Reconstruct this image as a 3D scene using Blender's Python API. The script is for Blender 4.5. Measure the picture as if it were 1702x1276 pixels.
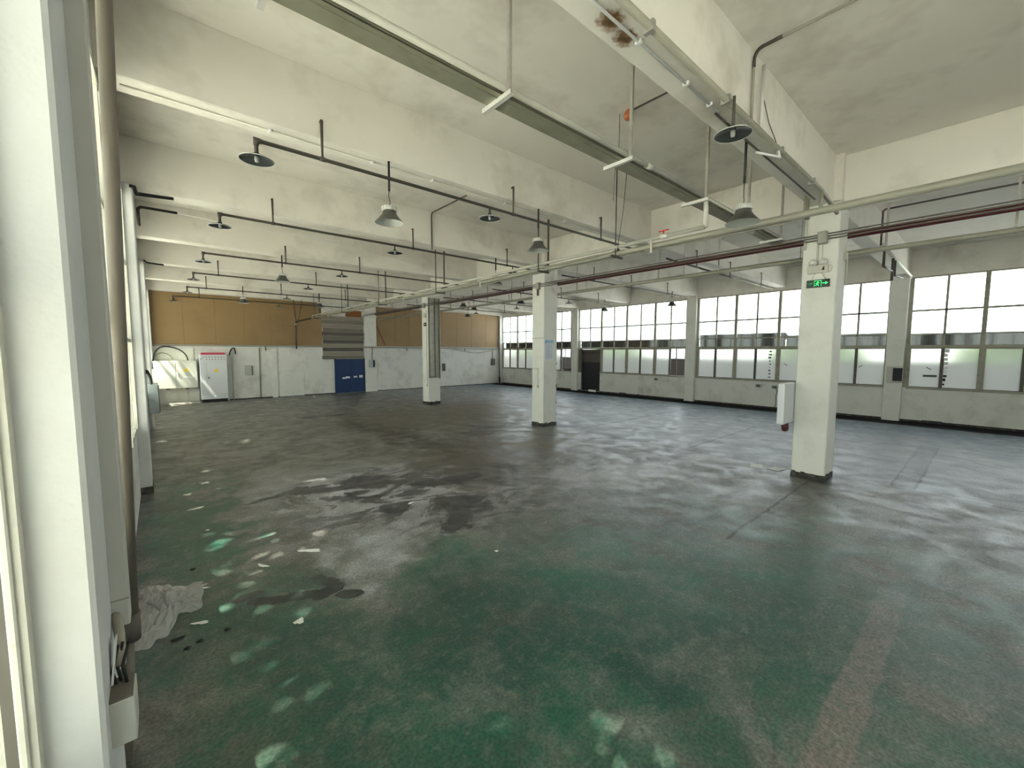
import bpy, bmesh, math, random
from mathutils import Vector, Matrix

sc = bpy.context.scene
for o in list(bpy.data.objects):
    bpy.data.objects.remove(o)
COL = sc.collection
R = random.Random(7)

# ---------------------------------------------------------------- camera
F_PX, W_PX = 683.0144, 1702.0
YAW, PITCH, ROLL, EYE = 0.7099, 0.0792, 0.0019, 2.30
cam_d = bpy.data.cameras.new('camera')
cam_d.sensor_width = 36.0
cam_d.lens = F_PX / W_PX * 36.0
cam_d.clip_start = 0.02
cam_d.clip_end = 500
cam = bpy.data.objects.new('camera', cam_d)
COL.objects.link(cam)
fw = Vector((math.sin(YAW) * math.cos(PITCH), math.cos(YAW) * math.cos(PITCH), -math.sin(PITCH)))
rt = Vector((math.cos(YAW), -math.sin(YAW), 0))
up = rt.cross(fw)
r2 = math.cos(ROLL) * rt + math.sin(ROLL) * up
u2 = -math.sin(ROLL) * rt + math.cos(ROLL) * up
m = Matrix((r2, u2, -fw)).transposed().to_4x4()
m.translation = (0, 0, EYE)
cam.matrix_world = m
sc.camera = cam

# ---------------------------------------------------------------- world, sun, exposure
SKY_STRENGTH = 7.0
SUN_STRENGTH = 70.0
SUN_DIR = Vector((0.50, 0.10, -0.86))
world = bpy.data.worlds.new('world')
sc.world = world
world.use_nodes = True
bg = world.node_tree.nodes['Background']
bg.inputs[0].default_value = (0.88, 0.95, 1.0, 1)
bg.inputs[1].default_value = SKY_STRENGTH
sun_d = bpy.data.lights.new('sun', 'SUN')
sun_d.energy = SUN_STRENGTH
sun_d.angle = math.radians(0.55)
sun_d.color = (1.0, 0.97, 0.92)
sun = bpy.data.objects.new('sun', sun_d)
COL.objects.link(sun)
sun.rotation_euler = SUN_DIR.to_track_quat('-Z', 'Y').to_euler()
sun.location = (-12, -2, 20)
sc.view_settings.view_transform = 'Standard'
sc.view_settings.look = 'None'
sc.view_settings.gamma = 1.0
sc.view_settings.use_curve_mapping = False
sc.view_settings.exposure = 0.22
sc.cycles.use_light_tree = False
sc.cycles.adaptive_threshold = 0.05
sc.cycles.max_bounces = 5
sc.cycles.diffuse_bounces = 3
sc.cycles.glossy_bounces = 2
sc.cycles.transmission_bounces = 4
sc.cycles.transparent_max_bounces = 8
sc.cycles.sample_clamp_direct = 3.0
sc.cycles.sample_clamp_indirect = 8.0
sc.cycles.filter_width = 1.2

# ---------------------------------------------------------------- materials
MATS = {}


def nodes_of(name):
    mt = bpy.data.materials.new(name)
    mt.use_nodes = True
    nt = mt.node_tree
    return mt, nt, nt.nodes['Principled BSDF']


def mat(name, col, rough=0.6, metal=0.0, var=0.12, scale=3.0, bump=0.0, dirt=None, dirt_amt=0.5, dirt_scale=1.2, emit=0.0, stretch=(1, 1, 1)):
    """principled material with noise colour variation, an optional dirt layer and a fine bump"""
    mt, nt, b = nodes_of(name)
    N, L = nt.nodes, nt.links
    tc = N.new('ShaderNodeTexCoord')
    geo = N.new('ShaderNodeNewGeometry')
    mp = N.new('ShaderNodeMapping')
    mp.inputs['Scale'].default_value = stretch
    L.new(geo.outputs['Position'], mp.inputs['Vector'])
    n1 = N.new('ShaderNodeTexNoise')
    n1.inputs['Scale'].default_value = scale
    n1.inputs['Detail'].default_value = 3
    L.new(mp.outputs[0], n1.inputs['Vector'])
    mix = N.new('ShaderNodeMix')
    mix.data_type = 'RGBA'
    mix.inputs['A'].default_value = (*[c * (1 - var) for c in col], 1)
    mix.inputs['B'].default_value = (*[min(1, c * (1 + var)) for c in col], 1)
    L.new(n1.outputs['Fac'], mix.inputs['Factor'])
    out = mix.outputs['Result']
    if dirt:
        n2 = N.new('ShaderNodeTexNoise')
        n2.inputs['Scale'].default_value = dirt_scale
        n2.inputs['Detail'].default_value = 4
        n2.inputs['Roughness'].default_value = 0.65
        L.new(mp.outputs[0], n2.inputs['Vector'])
        mr = N.new('ShaderNodeMapRange')
        mr.inputs['From Min'].default_value = 0.50
        mr.inputs['From Max'].default_value = 0.78
        mr.inputs['To Max'].default_value = dirt_amt
        L.new(n2.outputs['Fac'], mr.inputs['Value'])
        mx = N.new('ShaderNodeMix')
        mx.data_type = 'RGBA'
        mx.inputs['B'].default_value = (*dirt, 1)
        L.new(out, mx.inputs['A'])
        L.new(mr.outputs[0], mx.inputs['Factor'])
        out = mx.outputs['Result']
    L.new(out, b.inputs['Base Color'])
    b.inputs['Roughness'].default_value = rough
    b.inputs['Metallic'].default_value = metal
    if bump:
        n3 = N.new('ShaderNodeTexNoise')
        n3.inputs['Scale'].default_value = 28
        n3.inputs['Detail'].default_value = 2
        L.new(geo.outputs['Position'], n3.inputs['Vector'])
        bp = N.new('ShaderNodeBump')
        bp.inputs['Strength'].default_value = bump
        bp.inputs['Distance'].default_value = 0.01
        L.new(n3.outputs['Fac'], bp.inputs['Height'])
        L.new(bp.outputs[0], b.inputs['Normal'])
    if emit:
        L.new(out, b.inputs['Emission Color'])
        b.inputs['Emission Strength'].default_value = emit
    MATS[name] = mt
    return mt


mat('plaster', (0.775, 0.74, 0.67), 0.85, var=0.07, scale=1.3, dirt=(0.42, 0.385, 0.32), dirt_amt=0.75, dirt_scale=0.8)
mat('wall_paint', (0.76, 0.75, 0.70), 0.8, var=0.06, scale=2.0, dirt=(0.34, 0.31, 0.25), dirt_amt=0.6, dirt_scale=1.4)
mat('pilaster_paint', (0.66, 0.66, 0.64), 0.7, var=0.05, scale=3, bump=0.25, dirt=(0.55, 0.53, 0.48), dirt_amt=0.5, dirt_scale=2.5)
mat('column_paint', (0.77, 0.76, 0.70), 0.6, var=0.05, scale=2, dirt=(0.52, 0.50, 0.44), dirt_amt=0.5, dirt_scale=2.0)
mat('concrete_dark', (0.045, 0.042, 0.036), 0.9, var=0.4, scale=14, bump=0.5, dirt=(0.22, 0.21, 0.18), dirt_amt=0.7, dirt_scale=6)
mat('brown_board', (0.265, 0.170, 0.072), 0.6, var=0.10, scale=1.5, dirt=(0.17, 0.105, 0.045), dirt_amt=0.5, dirt_scale=0.9)
mat('old_plank_dark', (0.10, 0.085, 0.065), 0.85, var=0.35, scale=5, stretch=(0.15, 1, 6))
mat('old_plank_pale', (0.27, 0.245, 0.19), 0.85, var=0.3, scale=5, stretch=(0.15, 1, 6))
mat('old_plank', (0.18, 0.16, 0.125), 0.85, var=0.35, scale=5, stretch=(0.15, 1, 6), dirt=(0.09, 0.08, 0.07), dirt_amt=0.7, dirt_scale=3)
mat('galvanised', (0.26, 0.255, 0.19), 0.5, 0.35, var=0.15, scale=9, dirt=(0.16, 0.15, 0.10), dirt_amt=0.6, dirt_scale=3)
mat('steel_angle', (0.36, 0.35, 0.31), 0.5, 0.4, var=0.2, scale=12, dirt=(0.15, 0.13, 0.10), dirt_amt=0.6, dirt_scale=5)
mat('steel_dark', (0.13, 0.125, 0.105), 0.5, 0.3, var=0.2, scale=6)
mat('bright_steel', (0.62, 0.61, 0.57), 0.4, 0.3, var=0.1, scale=12)
mat('iron', (0.075, 0.066, 0.055), 0.6, 0.3, var=0.3, scale=10)
mat('black', (0.012, 0.012, 0.012), 0.6, var=0.2)
mat('pvc', (0.56, 0.54, 0.47), 0.45, var=0.06, scale=5, dirt=(0.4, 0.37, 0.3), dirt_amt=0.4)
mat('pipe_grey', (0.29, 0.28, 0.225), 0.5, 0.1, var=0.12, scale=5, dirt=(0.2, 0.19, 0.15), dirt_amt=0.5, dirt_scale=2)
mat('pipe_pale', (0.40, 0.39, 0.335), 0.45, var=0.08, scale=5, dirt=(0.25, 0.23, 0.18), dirt_amt=0.5)
mat('drain_pipe', (0.15, 0.13, 0.10), 0.55, var=0.10, scale=3)
mat('red_paint', (0.075, 0.009, 0.011), 0.45, var=0.2, scale=6)
mat('valve_red', (0.65, 0.03, 0.03), 0.4, var=0.1)
mat('enamel_dark', (0.018, 0.026, 0.026), 0.3, var=0.2, scale=8)
mat('shade_inner', (0.05, 0.06, 0.06), 0.22, 0.3, var=0.2, scale=8)
mat('bell_outer', (0.085, 0.085, 0.072), 0.4, 0.3, var=0.15, scale=10)
mat('bell_inner', (0.55, 0.57, 0.54), 0.35, 0.5, var=0.1)
mat('frame', (0.34, 0.325, 0.255), 0.6, var=0.15, scale=6, dirt=(0.16, 0.14, 0.10), dirt_amt=0.6, dirt_scale=4)
mat('frame_pale', (0.60, 0.585, 0.50), 0.6, var=0.1, scale=6, dirt=(0.3, 0.28, 0.22), dirt_amt=0.5, dirt_scale=4)
mat('frame_dark', (0.115, 0.105, 0.085), 0.6, var=0.2, scale=6)
mat('canopy_sheet', (0.035, 0.031, 0.028), 0.9, var=0.25, scale=3, stretch=(1, 0.6, 5))
mat('blue_door', (0.002, 0.024, 0.100), 0.5, var=0.12, scale=2, dirt=(0.01, 0.04, 0.12), dirt_amt=0.6)
mat('paper', (0.82, 0.82, 0.80), 0.8, var=0.04)
mat('cabinet_white', (0.74, 0.74, 0.76), 0.4, var=0.02)
mat('cabinet_cream', (0.70, 0.70, 0.62), 0.45, var=0.03)
mat('cabinet_grey', (0.42, 0.47, 0.46), 0.45, var=0.05)
mat('cabinet_side', (0.25, 0.25, 0.23), 0.6, var=0.08)
mat('box_cream', (0.47, 0.465, 0.425), 0.5, var=0.08, scale=6)
mat('trim_red', (0.50, 0.05, 0.10), 0.5, var=0.05)
mat('yellow', (0.90, 0.62, 0.03), 0.5, var=0.03)
mat('rust', (0.22, 0.075, 0.02), 0.85, var=0.35, scale=14)
mat('shutter', (0.10, 0.088, 0.078), 0.5, 0.3, var=0.2, scale=4)
mat('shutter_dark', (0.022, 0.020, 0.026), 0.5, 0.2, var=0.2, scale=4)
mat('socket', (0.50, 0.48, 0.42), 0.5, var=0.05)
mat('sign_black', (0.004, 0.02, 0.008), 0.3, var=0.1)
mat('sign_green', (0.04, 0.85, 0.20), 0.4, var=0.0, emit=1.1)
mat('sign_dim', (0.05, 0.35, 0.13), 0.4, var=0.0, emit=0.4)
mat('poster_blue', (0.30, 0.50, 0.62), 0.4, var=0.2, scale=20)
mat('poster_ink', (0.42, 0.44, 0.50), 0.6, var=0.1)
mat('poster_pale', (0.66, 0.70, 0.76), 0.4, var=0.06, scale=10)
mat('orange_shade', (0.42, 0.13, 0.05), 0.4, var=0.1)
mat('bark', (0.07, 0.05, 0.035), 0.9, var=0.3, scale=9)
mat('leaf', (0.06, 0.13, 0.03), 0.6, var=0.4, scale=2)
mat('ground_out', (0.45, 0.445, 0.43), 0.9, var=0.2, scale=0.7)
mat('outer_wall', (0.035, 0.03, 0.026), 0.9, var=0.2, scale=1.0)
mat('glass_bulb', (0.28, 0.28, 0.27), 0.2, var=0.0)
mat('debris_dark', (0.03, 0.028, 0.024), 0.9, var=0.3)


def glass_mat(name='glass_clear', tint=(0.94, 0.96, 0.96, 1)):
    mt, nt, b = nodes_of(name)
    N, L = nt.nodes, nt.links
    N.remove(b)
    t = N.new('ShaderNodeBsdfTransparent')
    t.inputs[0].default_value = tint
    g = N.new('ShaderNodeBsdfGlossy')
    g.inputs['Roughness'].default_value = 0.05
    mx = N.new('ShaderNodeMixShader')
    mx.inputs[0].default_value = 0.05
    L.new(t.outputs[0], mx.inputs[1])
    L.new(g.outputs[0], mx.inputs[2])
    L.new(mx.outputs[0], N['Material Output'].inputs[0])
    MATS[name] = mt


def frosted_mat():
    mt, nt, b = nodes_of('glass_frosted')
    N, L = nt.nodes, nt.links
    N.remove(b)
    rf = N.new('ShaderNodeBsdfRefraction')
    rf.inputs['Color'].default_value = (0.66, 0.66, 0.62, 1)
    rf.inputs['Roughness'].default_value = 0.58
    rf.inputs['IOR'].default_value = 1.12
    tl = N.new('ShaderNodeBsdfTranslucent')
    tl.inputs[0].default_value = (0.55, 0.56, 0.53, 1)
    df = N.new('ShaderNodeBsdfDiffuse')
    df.inputs[0].default_value = (0.40, 0.40, 0.37, 1)
    m1 = N.new('ShaderNodeMixShader')
    m1.inputs[0].default_value = 0.35
    L.new(rf.outputs[0], m1.inputs[1])
    L.new(tl.outputs[0], m1.inputs[2])
    m2 = N.new('ShaderNodeMixShader')
    m2.inputs[0].default_value = 0.15
    L.new(m1.outputs[0], m2.inputs[1])
    L.new(df.outputs[0], m2.inputs[2])
    L.new(m2.outputs[0], N['Material Output'].inputs[0])
    MATS['glass_frosted'] = mt


def film_mat():
    mt, nt, b = nodes_of('plastic_film')
    N, L = nt.nodes, nt.links
    N.remove(b)
    t = N.new('ShaderNodeBsdfTransparent')
    d = N.new('ShaderNodeBsdfPrincipled')
    d.inputs['Base Color'].default_value = (0.72, 0.70, 0.69, 1)
    d.inputs['Roughness'].default_value = 0.25
    mx = N.new('ShaderNodeMixShader')
    mx.inputs[0].default_value = 0.50
    L.new(t.outputs[0], mx.inputs[1])
    L.new(d.outputs[0], mx.inputs[2])
    L.new(mx.outputs[0], N['Material Output'].inputs[0])
    MATS['plastic_film'] = mt


def stain_mat():
    mt, nt, b = nodes_of('stain_soft')
    N, L = nt.nodes, nt.links
    tc = N.new('ShaderNodeTexCoord')
    ns = N.new('ShaderNodeTexNoise')
    ns.inputs['Scale'].default_value = 2.5
    L.new(tc.outputs['Object'], ns.inputs['Vector'])
    ln = N.new('ShaderNodeVectorMath')
    ln.operation = 'LENGTH'
    L.new(tc.outputs['Object'], ln.inputs[0])
    ad = N.new('ShaderNodeMath')
    ad.operation = 'ADD'
    L.new(ln.outputs['Value'], ad.inputs[0])
    L.new(ns.outputs['Fac'], ad.inputs[1])
    mr = N.new('ShaderNodeMapRange')
    mr.interpolation_type = 'SMOOTHSTEP'
    mr.inputs['From Min'].default_value = 1.35
    mr.inputs['From Max'].default_value = 0.55
    mr.inputs['To Max'].default_value = 0.95
    L.new(ad.outputs[0], mr.inputs['Value'])
    mc = N.new('ShaderNodeMix')
    mc.data_type = 'RGBA'
    mc.inputs['A'].default_value = (0.30, 0.17, 0.07, 1)
    mc.inputs['B'].default_value = (0.03, 0.018, 0.01, 1)
    pw = N.new('ShaderNodeMath')
    pw.operation = 'POWER'
    pw.inputs[1].default_value = 3.0
    L.new(mr.outputs[0], pw.inputs[0])
    L.new(pw.outputs[0], mc.inputs['Factor'])
    L.new(mc.outputs['Result'], b.inputs['Base Color'])
    L.new(mr.outputs[0], b.inputs['Alpha'])
    b.inputs['Roughness'].default_value = 0.9
    MATS['stain_soft'] = mt


def floor_mat():
    mt, nt, b = nodes_of('floor_paint')
    N, L = nt.nodes, nt.links
    geo = N.new('ShaderNodeNewGeometry')
    P = geo.outputs['Position']

    def noise(scale, detail=6, rough=0.55, vec=P, stretch=None, dist=0.0):
        if stretch:
            mp = N.new('ShaderNodeMapping')
            mp.inputs['Scale'].default_value = stretch
            L.new(vec, mp.inputs['Vector'])
            vec = mp.outputs[0]
        n = N.new('ShaderNodeTexNoise')
        n.inputs['Scale'].default_value = scale
        n.inputs['Detail'].default_value = detail
        n.inputs['Roughness'].default_value = rough
        n.inputs['Distortion'].default_value = dist
        L.new(vec, n.inputs['Vector'])
        return n

    def rng(sock, a, c, lo=0.0, hi=1.0):
        r = N.new('ShaderNodeMapRange')
        r.interpolation_type = 'SMOOTHSTEP'
        for k, v in zip(('From Min', 'From Max', 'To Min', 'To Max'), (a, c, lo, hi)):
            r.inputs[k].default_value = v
        L.new(sock, r.inputs['Value'])
        return r.outputs[0]

    def op(kind, a, c):
        mm = N.new('ShaderNodeMath')
        mm.operation = kind
        for i, s in enumerate((a, c)):
            if isinstance(s, (int, float)):
                mm.inputs[i].default_value = s
            else:
                L.new(s, mm.inputs[i])
        return mm.outputs[0]

    def mixc(fac, a, c):
        mx = N.new('ShaderNodeMix')
        mx.data_type = 'RGBA'
        if isinstance(fac, (int, float)):
            mx.inputs['Factor'].default_value = fac
        else:
            L.new(fac, mx.inputs['Factor'])
        for nm, s in (('A', a), ('B', c)):
            if isinstance(s, tuple):
                mx.inputs[nm].default_value = (*s, 1)
            else:
                L.new(s, mx.inputs[nm])
        return mx.outputs['Result']

    # warped coordinates for irregular outlines
    wn = noise(1.7, 5, 0.6)
    sub = N.new('ShaderNodeVectorMath')
    sub.operation = 'SUBTRACT'
    sub.inputs[1].default_value = (0.5, 0.5, 0.5)
    L.new(wn.outputs['Color'], sub.inputs[0])

    def warped(amp):
        s = N.new('ShaderNodeVectorMath')
        s.operation = 'SCALE'
        s.inputs['Scale'].default_value = amp
        L.new(sub.outputs[0], s.inputs[0])
        a = N.new('ShaderNodeVectorMath')
        a.operation = 'ADD'
        L.new(P, a.inputs[0])
        L.new(s.outputs[0], a.inputs[1])
        return a.outputs[0]
    W1, W2 = warped(0.9), warped(3.2)

    def blob(cx, cy, rx, ry, rot, vec=None, inner=0.75, outer=1.0):
        mp = N.new('ShaderNodeMapping')
        mp.vector_type = 'TEXTURE'
        mp.inputs['Location'].default_value = (cx, cy, 0)
        mp.inputs['Rotation'].default_value = (0, 0, math.radians(rot))
        mp.inputs['Scale'].default_value = (rx, ry, 1000)
        L.new(vec or W1, mp.inputs['Vector'])
        ln = N.new('ShaderNodeVectorMath')
        ln.operation = 'LENGTH'
        L.new(mp.outputs[0], ln.inputs[0])
        return rng(ln.outputs['Value'], outer, inner)

    def union(bs):
        o = bs[0]
        for x in bs[1:]:
            o = op('MAXIMUM', o, x)
        return o

    sep = N.new('ShaderNodeSeparateXYZ')
    L.new(P, sep.inputs[0])
    X, Y = sep.outputs[0], sep.outputs[1]
    fine = noise(11, 4, 0.65)
    mid = noise(2.2, 5, 0.62, dist=0.6)
    big = noise(0.55, 3, 0.6)
    streak = noise(2.4, 4, 0.6, stretch=(0.7, 0.25, 1))
    # worn grey concrete
    mott = noise(1.3, 7, 0.68, dist=1.2)
    swirl = noise(0.95, 7, 0.70, stretch=(0.8, 1.25, 1), dist=2.2)
    base = mixc(rng(mott.outputs['Fac'], 0.36, 0.66), (0.085, 0.082, 0.072), (0.185, 0.180, 0.166))
    base = mixc(rng(fine.outputs['Fac'], 0.48, 0.74, 0, 0.40), base, (0.25, 0.245, 0.23))
    base = mixc(rng(swirl.outputs['Fac'], 0.56, 0.66, 0, 0.55), base, (0.060, 0.056, 0.050))
    # lighter aisle beyond the columns
    aisle = rng(X, 9.0, 9.7)
    base = mixc(op('MULTIPLY', aisle, 0.75), base, mixc(rng(streak.outputs['Fac'], 0.35, 0.65), (0.15, 0.158, 0.165), (0.235, 0.24, 0.245)))
    # brown dirt in the middle of the hall
    br = union([blob(6.0, 7.4, 3.4, 1.7, -10, W2, 0.35), blob(8.5, 13, 7, 4.5, 0, W2, 0.2), blob(3.7, 5.9, 1.2, 1.0, 20, W2, 0.2)])
    br = op('MULTIPLY', br, rng(streak.outputs['Fac'], 0.30, 0.60, 0.40, 1.0))
    base = mixc(br, base, mixc(rng(mid.outputs['Fac'], 0.35, 0.7), (0.042, 0.032, 0.022), (0.165, 0.134, 0.096)))
    # lighter worn patch, slightly violet
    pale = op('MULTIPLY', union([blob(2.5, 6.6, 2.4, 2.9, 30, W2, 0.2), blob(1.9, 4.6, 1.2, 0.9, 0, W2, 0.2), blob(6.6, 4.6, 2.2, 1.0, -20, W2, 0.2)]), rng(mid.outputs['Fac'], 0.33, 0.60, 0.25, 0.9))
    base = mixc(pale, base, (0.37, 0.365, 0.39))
    trail = union([blob(4.9, 10.2, 0.75, 5.2, 4, W2, 0.25), blob(4.6, 6.3, 1.1, 1.5, 30, W2, 0.25), blob(7.6, 9.6, 2.4, 0.7, 10, W2, 0.3)])
    base = mixc(op('MULTIPLY', trail, rng(mott.outputs['Fac'], 0.30, 0.58, 0.35, 0.95)), base, (0.045, 0.035, 0.025))
    # remains of the green paint
    g = union([blob(1.9, 2.4, 3.0, 2.0, 0, W2, 0.35), blob(0.2, 6.6, 0.85, 4.2, 0, W2, 0.2), blob(4.0, 1.2, 2.4, 1.6, 0, W2, 0.2), blob(0.5, 3.6, 1.1, 1.7, 0, W2, 0.2)])
    gt = op('MULTIPLY', union([blob(3.2, 1.2, 5.5, 4.0, 0, W2, 0.3)]), 0.75)
    gm = op('MAXIMUM', op('MULTIPLY', g, rng(mid.outputs['Fac'], 0.66, 0.42, 0.50, 1.0)), op('MULTIPLY', gt, rng(mid.outputs['Fac'], 0.7, 0.4)))
    grn = mixc(rng(big.outputs['Fac'], 0.35, 0.65), (0.016, 0.062, 0.047), (0.014, 0.110, 0.068))
    base = mixc(op('MULTIPLY', gm, rng(fine.outputs['Fac'], 0.72, 0.45, 0.62, 1.0)), base, grn)
    # dark oil and water stains
    dk = union([
        blob(2.75, 7.1, 0.55, 0.42, 20), blob(2.1, 7.0, 0.9, 0.17, -25), blob(1.55, 7.3, 0.8, 0.14, 12),
        blob(2.3, 6.35, 0.6, 0.12, -30), blob(3.4, 5.2, 0.42, 0.35, 0), blob(3.0, 4.6, 0.55, 0.18, 40),
        blob(1.12, 4.2, 0.24, 0.10, -40), blob(4.3, 15.4, 1.0, 0.35, -10), blob(2.55, 5.6, 0.30, 0.24, 30),
        blob(3.9, 6.2, 0.9, 0.25, -20)])
    dk = op('MULTIPLY', dk, rng(mid.outputs['Fac'], 0.25, 0.55, 0.45, 0.9))
    base = mixc(dk, base, (0.035, 0.034, 0.034))
    wet = union([blob(1.28, 3.85, 0.13, 0.09, -20, warped(0.25), 0.9), blob(1.12, 4.02, 0.17, 0.10, 10, warped(0.25), 0.9),
                 blob(0.80, 4.15, 0.36, 0.075, -22, warped(0.3), 0.9), blob(0.52, 4.38, 0.14, 0.09, 0, warped(0.25), 0.9)])
    base = mixc(op('MULTIPLY', wet, 0.95), base, (0.012, 0.020, 0.019))
    # marbled smears where liquid dried
    sw = op('MULTIPLY', rng(swirl.outputs['Fac'], 0.47, 0.53), union([blob(2.7, 6.4, 2.2, 2.4, 20, W2, 0.3), blob(3.6, 4.9, 1.3, 1.2, 0, W2, 0.3)]))
    base = mixc(op('MULTIPLY', sw, 0.9), base, (0.040, 0.038, 0.037))
    # joints and repaired strips
    wob = op('MULTIPLY', op('SUBTRACT', mid.outputs['Fac'], 0.5), 0.10)

    def line_y(y0, half, x0, x1, soft=0.02):
        d_ = op('ABSOLUTE', op('SUBTRACT', op('ADD', Y, wob), y0), 0)
        return op('MULTIPLY', rng(d_, half + soft, half), op('MULTIPLY', rng(X, x0 - .05, x0 + .05), rng(X, x1 + .05, x1 - .05)))

    def line_x(x0, half, y0, y1, soft=0.02):
        d_ = op('ABSOLUTE', op('SUBTRACT', op('ADD', X, wob), x0), 0)
        return op('MULTIPLY', rng(d_, half + soft, half), op('MULTIPLY', rng(Y, y0 - .05, y0 + .05), rng(Y, y1 + .05, y1 - .05)))
    jn = union([line_x(9.40, 0.012, -6, 1.75), line_x(9.30, 0.012, 2.35, 8.6), line_y(2.0, 0.012, 5.2, 8.7), line_y(7.9, 0.02, 9.5, 18),
                line_x(13.9, 0.02, 0.9, 8), line_y(4.6, 0.015, 9.5, 13.9), line_y(1.0, 0.012, 9.5, 14.2), line_y(0.70, 0.012, 9.5, 14.2)])
    base = mixc(op('MULTIPLY', jn, 0.8), base, (0.035, 0.033, 0.030))
    base = mixc(op('MULTIPLY', line_y(0.85, 0.13, 9.45, 14.2), 0.6), base, (0.085, 0.083, 0.078))
    stripe = op('MULTIPLY', line_y(0.47, 0.085, 1.0, 5.3, 0.03), rng(X, 5.3, 3.2, 0.25, 0.8))
    base = mixc(op('MULTIPLY', stripe, rng(fine.outputs['Fac'], 0.3, 0.6, 0.5, 1.0)), base, (0.20, 0.165, 0.155))
    # pale scratches and specks
    scr = noise(6.0, 3, 0.5, stretch=(1.0, 0.10, 1), vec=W1)
    base = mixc(rng(scr.outputs['Fac'], 0.70, 0.76, 0, 0.30), base, (0.30, 0.30, 0.29))
    # sky reflection painted as blue towards the window wall, near-black band at its foot
    base = mixc(op('MULTIPLY', op('MULTIPLY', rng(X, 12.5, 16.8), rng(mott.outputs['Fac'], 0.7, 0.4, 0.5, 1.0)), 0.9), base, (0.045, 0.070, 0.100))
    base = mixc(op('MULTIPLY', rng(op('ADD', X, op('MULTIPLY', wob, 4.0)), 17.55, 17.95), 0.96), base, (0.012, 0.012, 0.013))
    grit = noise(46, 2, 0.6)
    hsv = N.new('ShaderNodeHueSaturation')
    L.new(rng(grit.outputs['Fac'], 0.30, 0.70, 0.70, 1.30), hsv.inputs['Value'])
    L.new(base, hsv.inputs['Color'])
    base = hsv.outputs['Color']
    L.new(base, b.inputs['Base Color'])
    rg = rng(mid.outputs['Fac'], 0.3, 0.7, 0.34, 0.58)
    rg = op('SUBTRACT', rg, op('MULTIPLY', wet, 0.2))
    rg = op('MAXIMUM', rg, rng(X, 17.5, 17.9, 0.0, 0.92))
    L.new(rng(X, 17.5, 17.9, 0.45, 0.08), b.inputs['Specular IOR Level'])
    L.new(rg, b.inputs['Roughness'])
    MATS['floor_paint'] = mt


glass_mat()
glass_mat('glass_dusty', (0.68, 0.69, 0.64, 1))
glass_mat('glass_dimming', (0.46, 0.47, 0.45, 1))  # darker tint that holds back the light of the added windows
frosted_mat()
film_mat()
stain_mat()
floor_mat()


# ---------------------------------------------------------------- mesh helpers
def bm_box(bm, lo, hi, bev=0.0):
    c = [(a + b) / 2 for a, b in zip(lo, hi)]
    s = [max(abs(b - a), 1e-4) for a, b in zip(lo, hi)]
    r = bmesh.ops.create_cube(bm, size=1.0, matrix=Matrix.Translation(c) @ Matrix.Diagonal((*s, 1)))
    if bev:
        es = {e for v in r['verts'] for e in v.link_edges}
        bmesh.ops.bevel(bm, geom=list(es), offset=bev, segments=1, affect='EDGES')


def bm_tube(bm, pts, rad, seg=10, cap=True):
    """round tube along a polyline, mitred at the bends"""
    pts = [Vector(p) for p in pts]
    n = len(pts)
    rads = rad if isinstance(rad, (list, tuple)) else [rad] * n
    rings = []
    d0 = (pts[1] - pts[0]).normalized()
    ref = Vector((0, 0, 1)) if abs(d0.z) < 0.9 else Vector((1, 0, 0))
    side = d0.cross(ref).normalized()
    for i, p in enumerate(pts):
        if i == 0:
            t = d0
        elif i == n - 1:
            t = (pts[i] - pts[i - 1]).normalized()
        else:
            t = ((pts[i] - pts[i - 1]).normalized() + (pts[i + 1] - pts[i]).normalized()).normalized()
        side = (side - t * side.dot(t))
        side = side.normalized() if side.length > 1e-5 else t.orthogonal().normalized()
        o = t.cross(side)
        k = 1.0
        if 0 < i < n - 1:
            c = (pts[i] - pts[i - 1]).normalized().dot(t)
            k = 1 / max(c, 0.6)
        rings.append([bm.verts.new(p + (side * math.cos(2 * math.pi * j / seg) + o * math.sin(2 * math.pi * j / seg)) * rads[i] * (k if i else 1)) for j in range(seg)])
    for a, c in zip(rings, rings[1:]):
        for j in range(seg):
            f = bm.faces.new((a[j], a[(j + 1) % seg], c[(j + 1) % seg], c[j]))
            f.smooth = True
    if cap:
        bm.faces.new(rings[0][::-1])
        bm.faces.new(rings[-1])


def bm_lathe(bm, prof, seg=28, center=(0, 0, 0)):
    c = Vector(center)
    rings = []
    for r, z in prof:
        rings.append([bm.verts.new(c + Vector((max(r, 1e-4) * math.cos(2 * math.pi * j / seg), max(r, 1e-4) * math.sin(2 * math.pi * j / seg), z))) for j in range(seg)])
    for a, d in zip(rings, rings[1:]):
        for j in range(seg):
            f = bm.faces.new((a[j], a[(j + 1) % seg], d[(j + 1) % seg], d[j]))
            f.smooth = True


def bm_poly(bm, pts, thick):
    """flat polygon (list of 3-D points) extruded by vector thick"""
    t = Vector(thick)
    a = [bm.verts.new(Vector(p)) for p in pts]
    c = [bm.verts.new(Vector(p) + t) for p in pts]
    bm.faces.new(a)
    bm.faces.new(c[::-1])
    n = len(a)
    for i in range(n):
        bm.faces.new((a[i], c[i], c[(i + 1) % n], a[(i + 1) % n]))


def mesh_of(fn, name):
    bm = bmesh.new()
    fn(bm)
    bmesh.ops.recalc_face_normals(bm, faces=bm.faces)
    me = bpy.data.meshes.new(name)
    bm.to_mesh(me)
    bm.free()
    return me


def obj(name, fn, material, parent=None, loc=None, data=None):
    me = data or mesh_of(fn, name)
    if data is None:
        me.materials.append(MATS[material])
    o = bpy.data.objects.new(name, me)
    COL.objects.link(o)
    if parent is not None:
        o.parent = parent
    if loc is not None:
        o.location = loc
    return o


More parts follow.
